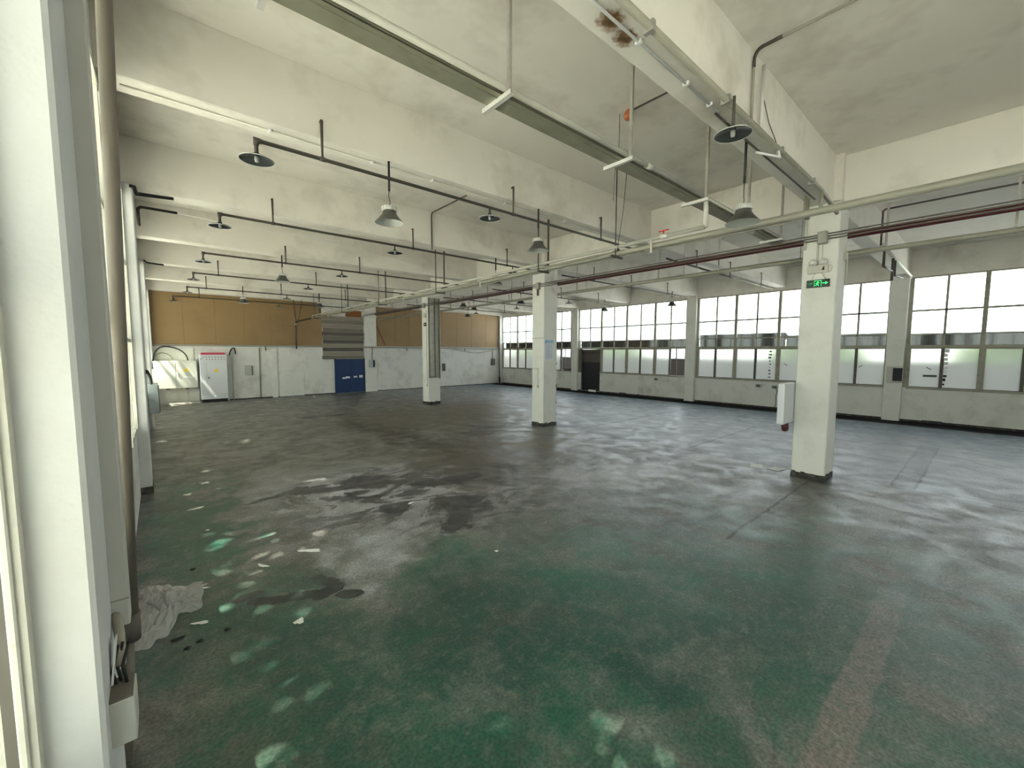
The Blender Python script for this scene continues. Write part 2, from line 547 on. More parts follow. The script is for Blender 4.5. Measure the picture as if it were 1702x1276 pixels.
def box(name, lo, hi, material, parent=None, bev=0.0):
    return obj(name, lambda bm: bm_box(bm, lo, hi, bev), material, parent)


def tube(name, pts, rad, material, parent=None, seg=10):
    return obj(name, lambda bm: bm_tube(bm, pts, rad, seg), material, parent)


def tag(o, label, cat, group=None, kind=None):
    o['label'] = label
    o['category'] = cat
    if group:
        o['group'] = group
    if kind:
        o['kind'] = kind
    return o


def struct(o, label=None):
    o['kind'] = 'structure'
    if label:
        o['label'] = label
    return o


def empty(name, loc=(0, 0, 0)):
    o = bpy.data.objects.new(name, None)
    o.empty_display_size = 0.1
    COL.objects.link(o)
    o.location = loc
    return o


def thing(name, label, cat, loc=(0, 0, 0), group=None):
    return tag(empty(name, loc), label, cat, group)


def label_part(o, label):
    o['label'] = label
    return o


def arc(p0, p1, p2, n=8):
    a, b_, c = Vector(p0), Vector(p1), Vector(p2)
    return [a.lerp(b_, i / n).lerp(b_.lerp(c, i / n), i / n) for i in range(n + 1)]


# ---------------------------------------------------------------- key dimensions (metres)
BAY = 7.0
XL, XR = -0.33, 18.84            # window planes of the two long walls
YB, YF = -5.45, 23.10            # back and far wall
HC, HS = 5.60, 4.83              # ceiling, beam soffit
CX0, CX1, CY0, CW = 8.813, 9.394, 1.793, 0.51
BEAM0, BW = 1.909, 0.326
SILL, HEAD = 1.12, 4.70

# ---------------------------------------------------------------- floor, ceiling, walls
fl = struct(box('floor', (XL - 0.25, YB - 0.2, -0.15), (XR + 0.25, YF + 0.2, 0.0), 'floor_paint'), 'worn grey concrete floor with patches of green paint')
ceil = struct(box('ceiling', (XL - 0.25, YB - 0.2, HC), (XR + 0.25, YF + 0.2, HC + 0.2), 'plaster'), 'stained cream plaster ceiling with deep beams')
for k in range(-1, 7):
    y = BEAM0 + 3.5 * k
    y1 = min(y + BW, YF)
    box('beam', (XL - 0.1, y, HS), (8.963, y1, HC + 0.01), 'plaster', ceil, 0.012)
    box('beam', (9.36, y, HS), (XR + 0.1, y1, HC + 0.01), 'plaster', ceil, 0.012)
box('girder', (8.963, YB, 4.78), (9.36, YF, HC + 0.01), 'plaster', ceil, 0.012)

# right wall
wr = struct(empty('wall_right'), 'white wall of windows over a low plastered parapet')


def parapet(y0, y1):
    box('parapet', (XR - 0.005, y0, -0.02), (XR + 0.24, y1, SILL - 0.02), 'wall_paint', wr)


parapet(YB, 14.33)
parapet(15.70, YF)
box('lintel', (XR - 0.02, YB, HEAD + 0.03), (XR + 0.24, YF, HC + 0.01), 'plaster', wr)
for k in range(3):
    y = 1.886 + BAY * k
    box('pilaster', (18.69, y, -0.02), (XR + 0.20, y + 0.448, HS + 0.02), 'column_paint', wr, 0.01)
box('pilaster', (18.55, 22.98, -0.02), (XR + 0.20, YF + 0.1, HS + 0.02), 'column_paint', wr)
box('base_strip', (XR - 0.012, YB, 0.0), (XR, 14.33, 0.07), 'concrete_dark', wr)
box('base_strip', (XR - 0.012, 15.70, 0.0), (XR, 22.98, 0.07), 'concrete_dark', wr)

# left wall
wl = struct(empty('wall_left'), 'white wall of tall windows beside the camera')
box('parapet', (XL - 0.24, YB, -0.02), (XL + 0.01, YF, SILL - 0.10), 'wall_paint', wl)
box('lintel', (XL - 0.24, YB, HEAD + 0.03), (XL + 0.02, YF, HC + 0.01), 'plaster', wl)
PILS = [(-5.4, -4.9), (1.66, 2.10), (8.74, 9.22), (15.74, 16.22), (22.74, YF + 0.1)]
for a, c in PILS:
    box('pilaster', (XL - 0.2, a, -0.02), (-0.174, c, HS + 0.02), 'pilaster_paint', wl, 0.012)
box('base_block', (XL, 8.725, 0.0), (-0.165, 9.235, 0.11), 'concrete_dark', wl)

# back wall
wb = struct(empty('wall_back'), 'white end wall with added windows behind the camera')
box('parapet', (XL - 0.25, YB - 0.2, -0.02), (XR + 0.25, YB, SILL), 'wall_paint', wb)
box('lintel', (XL - 0.25, YB - 0.2, HEAD), (XR + 0.25, YB, HC + 0.01), 'plaster', wb)
for xa, xb in ((XL - 0.25, 0.4), (8.6, XR + 0.25)):
    box('pier', (xa, YB - 0.2, SILL), (xb, YB, HEAD), 'wall_paint', wb)
wk = struct(empty('window_9'), 'window band added for light in the end wall behind the camera')  # unseen windows, added to brighten beam faces, ceiling and columns
for xa, xb in ((0.4, 8.6),):
    for i in range(11):
        x = xa + (xb - xa) * i / 10
        box('post', (x - 0.03, YB - 0.12, SILL), (x + 0.03, YB - 0.06, HEAD), 'frame', wk)
        if i < 10:
            box('pane', (x + 0.03, YB - 0.10, SILL), (x + (xb - xa) / 10 - 0.03, YB - 0.095, HEAD), 'glass_dimming', wk)
    for z in (SILL + 0.03, 2.45, 3.64, HEAD - 0.03):
        box('transom', (xa, YB - 0.12, z - 0.025), (xb, YB - 0.06, z + 0.025), 'frame', wk)

# far wall
wf = struct(empty('wall_far'), 'far end wall, white below and brown boards above')
box('masonry', (XL - 0.2, YF, -0.02), (XR + 0.2, YF + 0.2, HC + 0.01), 'wall_paint', wf)
box('board_backing', (XL, YF - 0.006, 2.58), (6.62, YF, HS - 0.02), 'rust', wf)
box('board_backing', (9.55, YF - 0.006, 2.58), (18.53, YF, HS - 0.02), 'rust', wf)
ex = [-0.33, 0.90, 2.035, 3.15, 4.27, 5.30, 6.62]
for a, c in zip(ex, ex[1:]):
    box('brown_panel', (a + 0.003, YF - 0.022, 2.585), (c - 0.003, YF - 0.007, HS - 0.02), 'brown_board', wf, 0.003)
ex = [9.55, 10.70, 11.60, 12.75, 13.90, 15.03, 16.19, 17.41, 18.53]
for a, c in zip(ex, ex[1:]):
    box('brown_panel', (a + 0.003, YF - 0.022, 2.585), (c - 0.003, YF - 0.007, HS - 0.02), 'brown_board', wf, 0.003)
box('pilaster', (8.842, YF - 0.09, -0.02), (9.536, YF + 0.05, HS), 'column_paint', wf, 0.01)
box('capital', (8.70, YF - 0.13, 4.20), (9.545, YF - 0.01, 4.48), 'column_paint', wf, 0.01)
box('strip', (4.213, YF - 0.05, 0.0), (4.464, YF, 2.42), 'wall_paint', wf, 0.006)
box('ledge', (XL, YF - 0.05, 2.50), (6.60, YF, 2.58), 'pipe_grey', wf)
box('ledge', (8.84, YF - 0.12, 2.47), (18.5, YF, 2.56), 'pipe_grey', wf)
nb = 11
for i in range(nb):
    z0 = 1.86 + i * (4.16 - 1.86) / nb
    dy = R.uniform(0.02, 0.045)
    jx = R.uniform(-0.05, 0.05)
    o = box('plank', (6.63 + jx, YF - dy, z0 + 0.006), (8.815 + R.uniform(-0.02, 0.02), YF + 0.001, z0 + (4.16 - 1.86) / nb - 0.006), ('old_plank', 'old_plank_pale', 'old_plank_dark')[(i * 7 + i // 3) % 3], wf, 0.004)
box('board_panel', (4.53, YF - 0.03, 1.315), (5.815, YF, 2.27), 'wall_paint', wf, 0.006)
box('board_panel', (4.52, YF - 0.022, 0.02), (5.66, YF, 1.29), 'wall_paint', wf, 0.006)
box('skirting', (2.45, YF - 0.012, 0.0), (7.2, YF, 0.05), 'concrete_dark', wf)
box('skirting', (9.55, YF - 0.012, 0.0), (18.5, YF, 0.04), 'concrete_dark', wf)

# rust channel above the planks
tag(box('steel_channel', (7.85, YF - 0.10, 4.17), (8.80, YF - 0.03, 4.50), 'rust', bev=0.01), 'rusty orange steel channel above the grey boarded hatch', 'channel')

# ---------------------------------------------------------------- windows, right wall
PITCH_P = 1.63


def right_window(idx, y_far, skip_low=(), label=''):
    """one bay: four pairs of panes, two rows above a narrow band, one frosted row below"""
    w = struct(empty('window_%d' % idx), label)
    x0, x1 = XR + 0.02, XR + 0.075
    y_near = y_far - 4 * PITCH_P + 0.06
    box('head_frame', (x0 - 0.02, y_near - 0.05, HEAD - 0.01), (x1, y_far + 0.05, HEAD + 0.045), 'frame', w)
    box('transom', (x0, y_near, 3.618), (x1, y_far, 3.672), 'frame', w)
    box('transom', (x0, y_near, 2.86), (x1, y_far, 2.90), 'frame', w)
    yl0 = 14.33 if 'door' in skip_low else y_far
    box('rail', (x0 - 0.02, y_near, 2.43), (x1, y_far, 2.53), 'frame', w)
    box('sill', (XR - 0.05, y_near - 0.03, SILL - 0.03), (x1, yl0, SILL + 0.035), 'frame', w)
    for i in range(5):
        yc = y_far + 0.025 - i * PITCH_P
        box('post', (x0 - 0.03, yc - 0.05, 2.45), (x1 + 0.02, yc + 0.05, HEAD), 'frame', w)
        if not ('door' in skip_low and i == 0):
            wd = 0.085
            box('post', (x0 - 0.035, yc - wd, SILL), (x1 + 0.02, yc + wd - 0.03, 2.45), 'frame', w)
    for i in range(4):
        ya = y_far - 0.025 - i * PITCH_P
        yb = ya - PITCH_P + 0.10
        ym = (ya + yb) / 2
        box('mullion', (x0, ym - 0.028, 2.45), (x1, ym + 0.028, HEAD), 'frame', w)
        low = ('d%d' % i) not in skip_low
        if low:
            box('mullion', (x0 - 0.01, ym - 0.04, SILL), (x1, ym + 0.04, 2.45), 'frame_dark', w)
        for (a, c) in ((ym + 0.028, ya), (yb, ym - 0.028)):
            box('pane', (x0 + 0.022, a, 3.665), (x0 + 0.027, c, HEAD - 0.01), 'glass_clear', w)
            box('pane', (x0 + 0.022, a, 2.90), (x0 + 0.027, c, 3.625), 'glass_clear', w)
            box('pane', (x0 + 0.022, a, 2.53), (x0 + 0.027, c, 2.86), 'glass_clear', w)
        if low:
            for j, (a, c) in enumerate(((ym + 0.04, ya - 0.03), (yb + 0.0, ym - 0.04))):
                key = 'o%d%d' % (i, j)
                if key in skip_low:
                    continue
                box('pane', (x0 + 0.02, a, SILL + 0.045), (x0 + 0.026, c, 2.42), 'glass_frosted', w)
                box('sash', (x0 + 0.005, a, SILL + 0.03), (x0 + 0.045, c, SILL + 0.055), 'frame_dark', w)
                box('sash', (x0 + 0.005, a, 2.41), (x0 + 0.045, c, 2.435), 'frame_dark', w)
    return w


w1 = right_window(1, 22.96, ('o31',), 'window bay in the corner next to the far brown wall')
w2 = right_window(2, 15.86, ('door', 'd0', 'o31'), 'window bay above and beside the dark roller door')
w3 = right_window(3, 8.82, (), 'window bay with frosted lower panes behind the sign column')
w4 = right_window(4, 1.80, (), 'window bay nearest the camera with a green tinted lower pane')
# slid-open sashes beside the openings
for w, y0 in ((w1, 16.95), (w2, 9.80)):
    box('sash', (XR + 0.055, y0 + 0.05, SILL + 0.02), (XR + 0.085, y0 + 0.10, 2.43), 'frame_dark', w)
    box('sash', (XR + 0.055, y0 + 0.38, SILL + 0.02), (XR + 0.085, y0 + 0.43, 2.43), 'frame_dark', w)
# details stuck on the lower panes
for y0, z0, a in ((5.30, 1.80, 35), (1.30, 1.78, 35), (3.0, 1.80, -35)):
    o = box('sticker', (-0.004, -0.07, -0.012), (0.004, 0.07, 0.012), 'frame_dark', w3 if y0 > 2 else w4)
    o.location = (XR + 0.015, y0, z0)
    o.rotation_euler = (math.radians(a), 0, 0)
box('sticker', (XR + 0.008, 1.10, 1.50), (XR + 0.014, 1.42, 1.57), 'frame_dark', w4)
# peeling tape along one pane edge
for i in range(9):
    z = 1.25 + i * 0.13
    box('tape_scrap', (XR + 0.028, 0.955 - R.uniform(0.03, 0.09), z), (XR + 0.033, 0.965, z + R.uniform(0.05, 0.12)), 'paper' if i > 2 else 'debris_dark', w4)
    box('tape_scrap', (XR + 0.028, 5.82 + R.uniform(-0.03, 0.03), z), (XR + 0.033, 5.90 + R.uniform(-0.03, 0.03), z + R.uniform(0.02, 0.07)), 'frame_dark', w3)

# rail above the roller door
tag(box('curtain_rail', (18.58, 12.10, 2.485), (18.63, 15.80, 2.53), 'pvc', bev=0.005), 'long pale rail fixed above the dark roller door', 'rail')

# roller door
d2 = struct(empty('door_2'), 'dark roller shutter door in the window wall')
for i in range(9):
    z = 2.36 - (i + 1) * 0.075
    box('slat', (XR + 0.10 + 0.004 * (i % 2), 14.36, z), (XR + 0.14, 15.68, z + 0.068), 'shutter', d2, 0.006)
box('shutter_backing', (XR + 0.135, 14.36, 1.6), (XR + 0.16, 15.68, 2.40), 'shutter_dark', d2)
box('door_post', (XR - 0.01, 15.66, 1.08), (XR + 0.10, 15.90, 2.46), 'frame_dark', d2)
box('shutter_curtain', (XR + 0.12, 14.36, 0.02), (XR + 0.15, 15.68, 1.69), 'shutter_dark', d2)
for i in range(20):
    z = 0.05 + i * 0.08
    box('slat', (XR + 0.112, 14.36, z), (XR + 0.125, 15.68, z + 0.07), 'shutter_dark', d2, 0.004)
box('guide', (XR + 0.06, 14.33, 0.0), (XR + 0.16, 14.38, 2.40), 'frame_dark', d2)
box('guide', (XR + 0.06, 15.66, 0.0), (XR + 0.16, 15.71, 2.40), 'frame_dark', d2)
box('shutter_box', (XR + 0.03, 14.33, 2.28), (XR + 0.18, 15.72, 2.42), 'shutter', d2, 0.02)
tag(box('foam_strip', (18.72, 14.52, 0.0), (18.82, 15.05, 0.12), 'paper', bev=0.02), 'white foam strip lying at the foot of the roller door', 'foam strip')

# canopy sheets outside the right windows
cano = [(22.9, 16.4, 2.90, 'far'), (15.9, 9.4, 2.90, 'mid'), (8.85, 5.42, 3.06, 'tall'), (5.38, 2.3, 2.94, 'low'), (1.80, -4.6, 2.90, 'near')]
cl = ['dark ribbed canopy sheet outside the corner window bay', 'dark ribbed canopy sheet outside the window bay with the roller door',
      'taller dark canopy sheet outside the bay behind the sign column', 'lower dark canopy sheet beside the taller one behind the sign column',
      'dark canopy sheet outside the window bay with the green tinted pane']
for (a, c, zt, nm), lb in zip(cano, cl):
    t = thing('canopy', lb, 'canopy', (XR + 0.26, c, 2.5), 'canopy sheets outside the windows')

    def fn(bm, n=int((a - c) / 0.16), ln=a - c, hh=zt - 2.5 + 0.012):
        for i in range(n):
            y = i * ln / n
            bm_poly(bm, [(0.0, y, 0), (0.02, y + ln / n / 2, 0), (0.0, y + ln / n, 0), (0.03, y + ln / n, 0), (0.05, y + ln / n / 2, 0), (0.03, y, 0)], (0, 0, hh))
    obj('fascia', fn, 'canopy_sheet', t)
    for i in range(3):
        box('bracket', (-0.20, 0.3 + i * (a - c - 0.6) / 2, 0.0), (0.04, 0.34 + i * (a - c - 0.6) / 2, 0.03), 'canopy_sheet', t)
    obj('roof_sheet', lambda bm, ln=a - c, hh=zt - 2.5: bm_poly(bm, [(0.05, 0, hh - 0.02), (0.05, ln, hh - 0.02), (0.75, ln, hh - 0.25), (0.75, 0, hh - 0.25)], (0, 0, 0.015)), 'canopy_sheet', t)

# ---------------------------------------------------------------- windows, left wall


def left_window(idx, y0, y1, label, glass='glass_dusty'):
    w = struct(empty('window_%d' % idx), label)
    xa, xb = XL - 0.06, XL + 0.018
    box('head_frame', (xa, y0, HEAD - 0.03), (xb + 0.02, y1, HEAD + 0.04), 'frame_pale', w)
    box('sill', (xa - 0.05, y0, SILL - 0.12), (XL + 0.012, y1, SILL - 0.05), 'frame_pale', w)
    for z in (2.45, 3.62):
        box('transom', (xa, y0, z - 0.025), (xb, y1, z + 0.025), 'frame_pale', w)
    n = 8
    for i in range(n + 1):
        y = y0 + (y1 - y0) * i / n
        wd = 0.05 if i % 2 == 0 else 0.03
        box('post' if i % 2 == 0 else 'mullion', (xa, max(y - wd, y0), SILL - 0.05), (xb + (0.015 if i % 2 == 0 else 0), min(y + wd, y1), HEAD), 'frame_pale', w)
    for i in range(n):
        ya, yb = y0 + (y1 - y0) * i / n + 0.04, y0 + (y1 - y0) * (i + 1) / n - 0.04
        for za, zb in ((SILL - 0.05, 2.425), (2.475, 3.595), (3.645, HEAD - 0.03)):
            box('pane', (xa + 0.03, ya, za), (xa + 0.035, yb, zb), glass, w)
    return w


left_window(5, -4.9, 1.66, 'tall window with pale peeling frame right beside the camera')
w5 = bpy.data.objects['window_5']
box('groove', (-0.352, 1.600, SILL - 0.05), (-0.330, 1.612, HEAD), 'frame_dark', w5)
box('bead', (-0.330, 1.595, SILL - 0.05), (-0.312, 1.612, HEAD), 'frame_pale', w5, 0.004)
left_window(6, 2.10, 8.74, 'tall left window seen edge-on behind the drain pipe')
left_window(7, 9.22, 15.74, 'tall left window beyond the bright white pilaster')
left_window(8, 16.22, 22.74, 'last tall left window before the electrical cabinets')

# ---------------------------------------------------------------- columns
CL = ['white square column with the green exit sign and emergency light', 'white square column carrying the blue headed notice sheet', 'white square column with grey cable channels on its face']
columns = []
for k in range(3):
    y = CY0 + BAY * k
    t = thing('column', CL[k], 'column', (0, 0, 0), 'white concrete columns down the middle of the hall')
    box('shaft', (CX0, y, 0.09), (CX1, y + CW, HS + 0.03), 'column_paint', t, 0.014)

    def plinth(bm, y=y):
        bm_box(bm, (CX0 - 0.003, y - 0.003, 0.0), (CX1 + 0.003, y + CW + 0.003, 0.085), 0.004)
        rr = random.Random(11 + k)
        for i in range(7):
            a_ = CX0 - 0.004 + i * 0.083
            bm_box(bm, (a_, y - 0.006, 0.02), (a_ + 0.075, y + 0.01, 0.085 + rr.uniform(0.005, 0.05)))
            b2 = y + i * 0.072
            bm_box(bm, (CX0 - 0.006, b2, 0.02), (CX0 + 0.01, b2 + 0.068, 0.085 + rr.uniform(0.005, 0.045)))
    obj('plinth', plinth, 'concrete_dark', t)
    box('capital', (CX0, y, HS), (CX1, y + CW, HC), 'plaster', t)
    columns.append(t)
# chipped plaster on the middle column's edge
for i in range(9):
    z = R.uniform(0.3, 2.0)
    o = box('paint_chip', (-0.02, -0.004, -0.03), (0.02, 0.004, 0.03), 'concrete_dark' if i % 3 == 0 else 'pipe_grey', columns[1])
    o.location = (CX1 - R.uniform(0.0, 0.03), CY0 + BAY - 0.001, z)
    o.scale = (R.uniform(0.3, 0.9), 1, R.uniform(0.5, 1.6))

# exit sign and emergency light on the near column (face x = CX0)
t = thing('exit_sign', 'small glowing green exit sign with running figure and arrow', 'exit sign', (CX0, 2.05, 3.49))
sb_ = box('sign_body', (-0.028, -0.165, -0.066), (0.0, 0.165, 0.066), 'sign_black', t, 0.004)


def quad_yz(bm, y0, y1, z0, z1, x=-0.0295, d=-0.0015):
    bm_box(bm, (x + d, min(y0, y1), z0), (x, max(y0, y1), z1))


def running_man(bm):
    # camera sees +y to the left: picture-left = +y.  door frame, then the figure inside
    for a in ((0.052, 0.046, -0.05, 0.05), (-0.046, -0.052, -0.05, 0.05), (0.052, -0.052, 0.042, 0.05)):
        quad_yz(bm, *a)

    def seg(y0, z0, y1, z1, w):
        d = Vector((0, y1 - y0, z1 - z0))
        n = Vector((0, -d.z, d.y)).normalized() * w
        p = [Vector((-0.0295, y0, z0)) + n, Vector((-0.0295, y1, z1)) + n, Vector((-0.0295, y1, z1)) - n, Vector((-0.0295, y0, z0)) - n]
        bm_poly(bm, p, (-0.0015, 0, 0))
    seg(0.004, 0.018, 0.010, -0.012, 0.008)
    seg(0.010, -0.012, -0.010, -0.024, 0.006)
    seg(-0.010, -0.024, -0.012, -0.046, 0.005)
    seg(0.010, -0.012, 0.020, -0.030, 0.006)
    seg(0.020, -0.030, 0.038, -0.034, 0.005)
    seg(0.004, 0.014, -0.016, 0.004, 0.004)
    seg(-0.016, 0.004, -0.026, 0.012, 0.004)
    seg(0.004, 0.014, 0.022, 0.010, 0.004)
    seg(0.022, 0.010, 0.028, -0.006, 0.004)
    bm_poly(bm, [(-0.0295, -0.002 + 0.009 * math.cos(i * math.pi / 4), 0.030 + 0.009 * math.sin(i * math.pi / 4)) for i in range(8)], (-0.0015, 0, 0))


obj('running_figure', running_man, 'sign_green', sb_)


def arrow(bm):
    quad_yz(bm, -0.062, -0.112, -0.007, 0.007)
    bm_poly(bm, [(-0.0295, -0.105, 0.026), (-0.0295, -0.150, 0.0), (-0.0295, -0.105, -0.026), (-0.0295, -0.115, 0.0)], (-0.0015, 0, 0))


obj('arrow', arrow, 'sign_green', sb_)


def text_obj(name, body, size, loc, rot, material, parent, ext=0.0008):
    cu = bpy.data.curves.new(name, 'FONT')
    cu.body = body
    cu.size = size
    cu.align_x = 'CENTER'
    cu.align_y = 'CENTER'
    cu.extrude = ext
    cu.materials.append(MATS[material])
    tmp = bpy.data.objects.new(name + '_curve', cu)
    COL.objects.link(tmp)
    bpy.context.view_layer.update()
    me = bpy.data.meshes.new_from_object(tmp.evaluated_get(bpy.context.evaluated_depsgraph_get()))
    bpy.data.objects.remove(tmp)
    me.name = name
    o = bpy.data.objects.new(name, me)
    COL.objects.link(o)
    o.parent = parent
    o.location = loc
    o.rotation_euler = rot
    return o


RX = (math.radians(90), 0, math.radians(-90))     # reads from the -x side
text_obj('lettering', '安全出口', 0.022, (-0.030, 0.105, 0.010), RX, 'sign_dim', sb_)
text_obj('lettering', 'EXIT', 0.020, (-0.030, 0.105, -0.014), RX, 'sign_dim', sb_)
tube('hanging_wire', [(-0.012, 0.10, 0.066), (-0.012, 0.055, 0.175)], 0.003, 'steel_angle', t, 6)
tube('hanging_wire', [(-0.012, -0.10, 0.066), (-0.012, -0.045, 0.175)], 0.003, 'steel_angle', t, 6)

t = thing('emergency_light', 'twin headed white emergency light above the exit sign', 'emergency light', (CX0, 2.06, 3.74))
box('housing', (-0.065, -0.145, -0.075), (0.0, 0.145, 0.055), 'pvc', t, 0.008)
box('recess', (-0.068, -0.105, -0.045), (-0.064, 0.095, 0.028), 'socket', t)
obj('logo_mark', lambda bm: bm_poly(bm, [(-0.0695, -0.06, -0.035), (-0.0695, -0.10, -0.035), (-0.0695, -0.10, 0.025), (-0.0695, -0.085, 0.025)], (-0.001, 0, 0)), 'black', t)
for s in (-1, 1):
    def lampfn(bm, s=s):
        bm_lathe(bm, [(0.0, 0.0), (0.062, 0.0), (0.062, 0.035), (0.05, 0.045), (0.048, 0.03), (0.0, 0.028)], 20)
    o = obj('lamp_head', lampfn, 'bright_steel', t, (-0.02, 0.075 * s, 0.105))
    o.rotation_euler = (0, math.radians(-90), 0)
tag(tube('cable_coil', [(CX0 - 0.006, 1.915 + 0.05 * math.cos(a * 0.5), 3.735 + 0.06 * math.sin(a * 0.5)) for a in range(0, 14)], 0.006, 'pvc', None, 6), 'loop of pale cable beside the emergency light', 'cable')
t = thing('wall_conduit', 'two short white conduits running down to the emergency light', 'conduit', (CX0, 2.05, 4.0))
tube('conduit', [(-0.015, 0.03, -0.19), (-0.015, 0.03, 0.24)], 0.013, 'pvc', t)
tube('conduit', [(-0.015, -0.035, -0.16), (-0.015, -0.035, 0.24)], 0.008, 'pvc', t)
t = thing('wall_conduit', 'white conduit with a socket on the sign column side facing away from the exit sign', 'conduit', (9.30, CY0, 3.9))
tube('conduit', [(0.05, -0.02, -0.42), (0.05, -0.02, 0.10), (-0.02, -0.02, 0.16)], 0.016, 'pvc', t)
box('socket_box', (-0.12, -0.05, 0.0), (-0.02, 0.0, 0.13), 'pvc', t, 0.008)
t = thing('wall_conduit', 'tall white conduit rising along the exit sign column corner', 'conduit', (CX0, 2.27, 4.4))
tube('conduit', [(-0.02, 0, -0.30), (-0.02, 0, 0.43)], 0.02, 'pvc', t)

# hanging cabinet behind the near column
t = thing('wall_cabinet', 'white metal cabinet mounted behind the exit sign column', 'cabinet', (8.62, 2.31, 1.02))
box('body', (-0.345, 0.005, 0.0), (0.26, 0.11, 0.72), 'cabinet_white', t, 0.008)
box('door', (-0.357, 0.0, 0.02), (-0.345, 0.105, 0.70), 'cabinet_white', t, 0.003)
tag(obj('canister', lambda bm: bm_lathe(bm, [(0.0, 0.17), (0.045, 0.16), (0.06, 0.10), (0.055, 0.03), (0.03, 0.0), (0.0, 0.0)], 18, (8.70, 2.40, 0.845)), 'red_paint'), 'dark red canister under the white cabinet behind the sign column', 'canister')

# notice sheet and fittings on the middle column
YB_ = CY0 + BAY
t = thing('notice_sheet', 'framed paper notice with a blue header on the middle column', 'notice', (9.035, YB_, 2.345))
box('backing', (-0.215, -0.012, -0.335), (0.215, -0.001, 0.335), 'paper', t, 0.002)
sh_ = box('sheet', (-0.185, -0.014, -0.300), (0.185, -0.011, 0.305), 'poster_pale', t)
box('header', (-0.185, -0.0155, 0.205), (0.185, -0.0135, 0.305), 'poster_blue', sh_)
obj('logo_mark', lambda bm: bm_poly(bm, [(-0.165 + 0.022 * math.cos(i * math.pi / 5), -0.0155, 0.225 + 0.022 * math.sin(i * math.pi / 5)) for i in range(10)], (0, -0.001, 0)), 'frame_dark', t)


def inklines(bm):
    rr = random.Random(3)
    for i in range(15):
        z = 0.165 - i * 0.029
        x1 = rr.uniform(0.06, 0.17)
        bm_box(bm, (-0.165, -0.0152, z), (x1, -0.0138, z + 0.010))


o = obj('print', inklines, 'poster_ink', sh_)
o['kind'] = 'stuff'
t = thing('wall_conduit', 'thin conduit with a small socket low on the notice column', 'conduit', (CX0, 9.03, 1.23))
tube('conduit', [(-0.008, 0.0, 0.04), (-0.008, 0.0, 0.555), (-0.008, 0.24, 0.555)], 0.008, 'pvc', t, 8)
box('socket_box', (-0.03, -0.035, -0.05), (0.0, 0.035, 0.04), 'socket', t, 0.005)
t = thing('column_strap', 'thin strap line around the notice column at poster height', 'strap', (CX0, YB_ + 0.25, 2.70))
box('band', (-0.004, -0.255, -0.008), (0.0, 0.255, 0.008), 'pipe_grey', t)
tag(box('bracket', (CX0 - 0.03, 9.02, 3.98), (CX0, 9.08, 4.36), 'iron'), 'dark iron bracket near the top of the notice column', 'bracket')
tag(box('small_box', (CX1 - 0.02, YB_ - 0.03, 1.30), (CX1 + 0.05, YB_ + 0.06, 1.48), 'pvc', bev=0.006), 'small pale box on the notice column edge', 'box')

# cable channels on the third column
YC_ = CY0 + 2 * BAY
t = thing('cable_channel', 'tall grey steel cable channels on the third column', 'cable channel', (9.1, YC_, 1.15))
box('back_plate', (-0.27, -0.02, 0.0), (0.275, -0.001, 3.42), 'galvanised', t)
box('cover', (-0.22, -0.07, 0.05), (-0.02, -0.02, 3.42), 'steel_angle', t, 0.006)
box('cover', (0.03, -0.07, 0.02), (0.20, -0.02, 3.42), 'galvanised', t, 0.006)
box('flange', (0.235, -0.09, -0.04), (0.27, -0.02, 3.40), 'steel_angle', t)
t = thing('exit_sign', 'tiny dark green exit sign on the third column', 'exit sign', (CX0, 16.02, 3.45))
box('sign_body', (-0.02, -0.10, -0.075), (0, 0.10, 0.075), 'sign_black', t)
box('mark', (-0.022, -0.05, -0.02), (-0.02, 0.05, 0.03), 'pvc', t)
t = thing('emergency_light', 'small emergency light above the sign on the third column', 'emergency light', (CX0, 16.03, 3.80))
box('housing', (-0.05, -0.11, -0.06), (0, 0.11, 0.05), 'pvc', t, 0.006)
for s in (-1, 1):
    o = obj('lamp_head', lambda bm: bm_lathe(bm, [(0, 0), (0.05, 0), (0.05, 0.03), (0, 0.03)], 14), 'bright_steel', t, (-0.02, 0.055 * s, 0.09))
    o.rotation_euler = (0, math.radians(-90), 0)
t = thing('wall_conduit', 'thin dark conduit with a socket down the third column', 'conduit', (CX0, 15.88, 0.83))
tube('conduit', [(-0.008, 0.0, 0.0), (-0.008, 0.0, 3.2)], 0.009, 'pipe_grey', t, 8)
box('socket_box', (-0.03, -0.02, -0.06), (0, 0.07, 0.03), 'socket', t, 0.005)

# ---------------------------------------------------------------- tray with side pipe near the camera
t = thing('cable_tray', 'long galvanised cable tray hung across the near bay on rods', 'cable tray', (0, 0, 0))


def tray(bm):
    x0, x1, ya, yb, z0, z1 = 0.2, 9.38, 2.785, 2.985, 4.425, 4.505
    bm_box(bm, (x0, ya, z0), (x1, yb, z0 + 0.008))
    bm_box(bm, (x0, ya, z0), (x1, ya + 0.006, z1))
    bm_box(bm, (x0, yb - 0.006, z0), (x1, yb, z1))
    bm_box(bm, (x0, ya + 0.05, z0 - 0.006), (x1, ya + 0.06, z0))


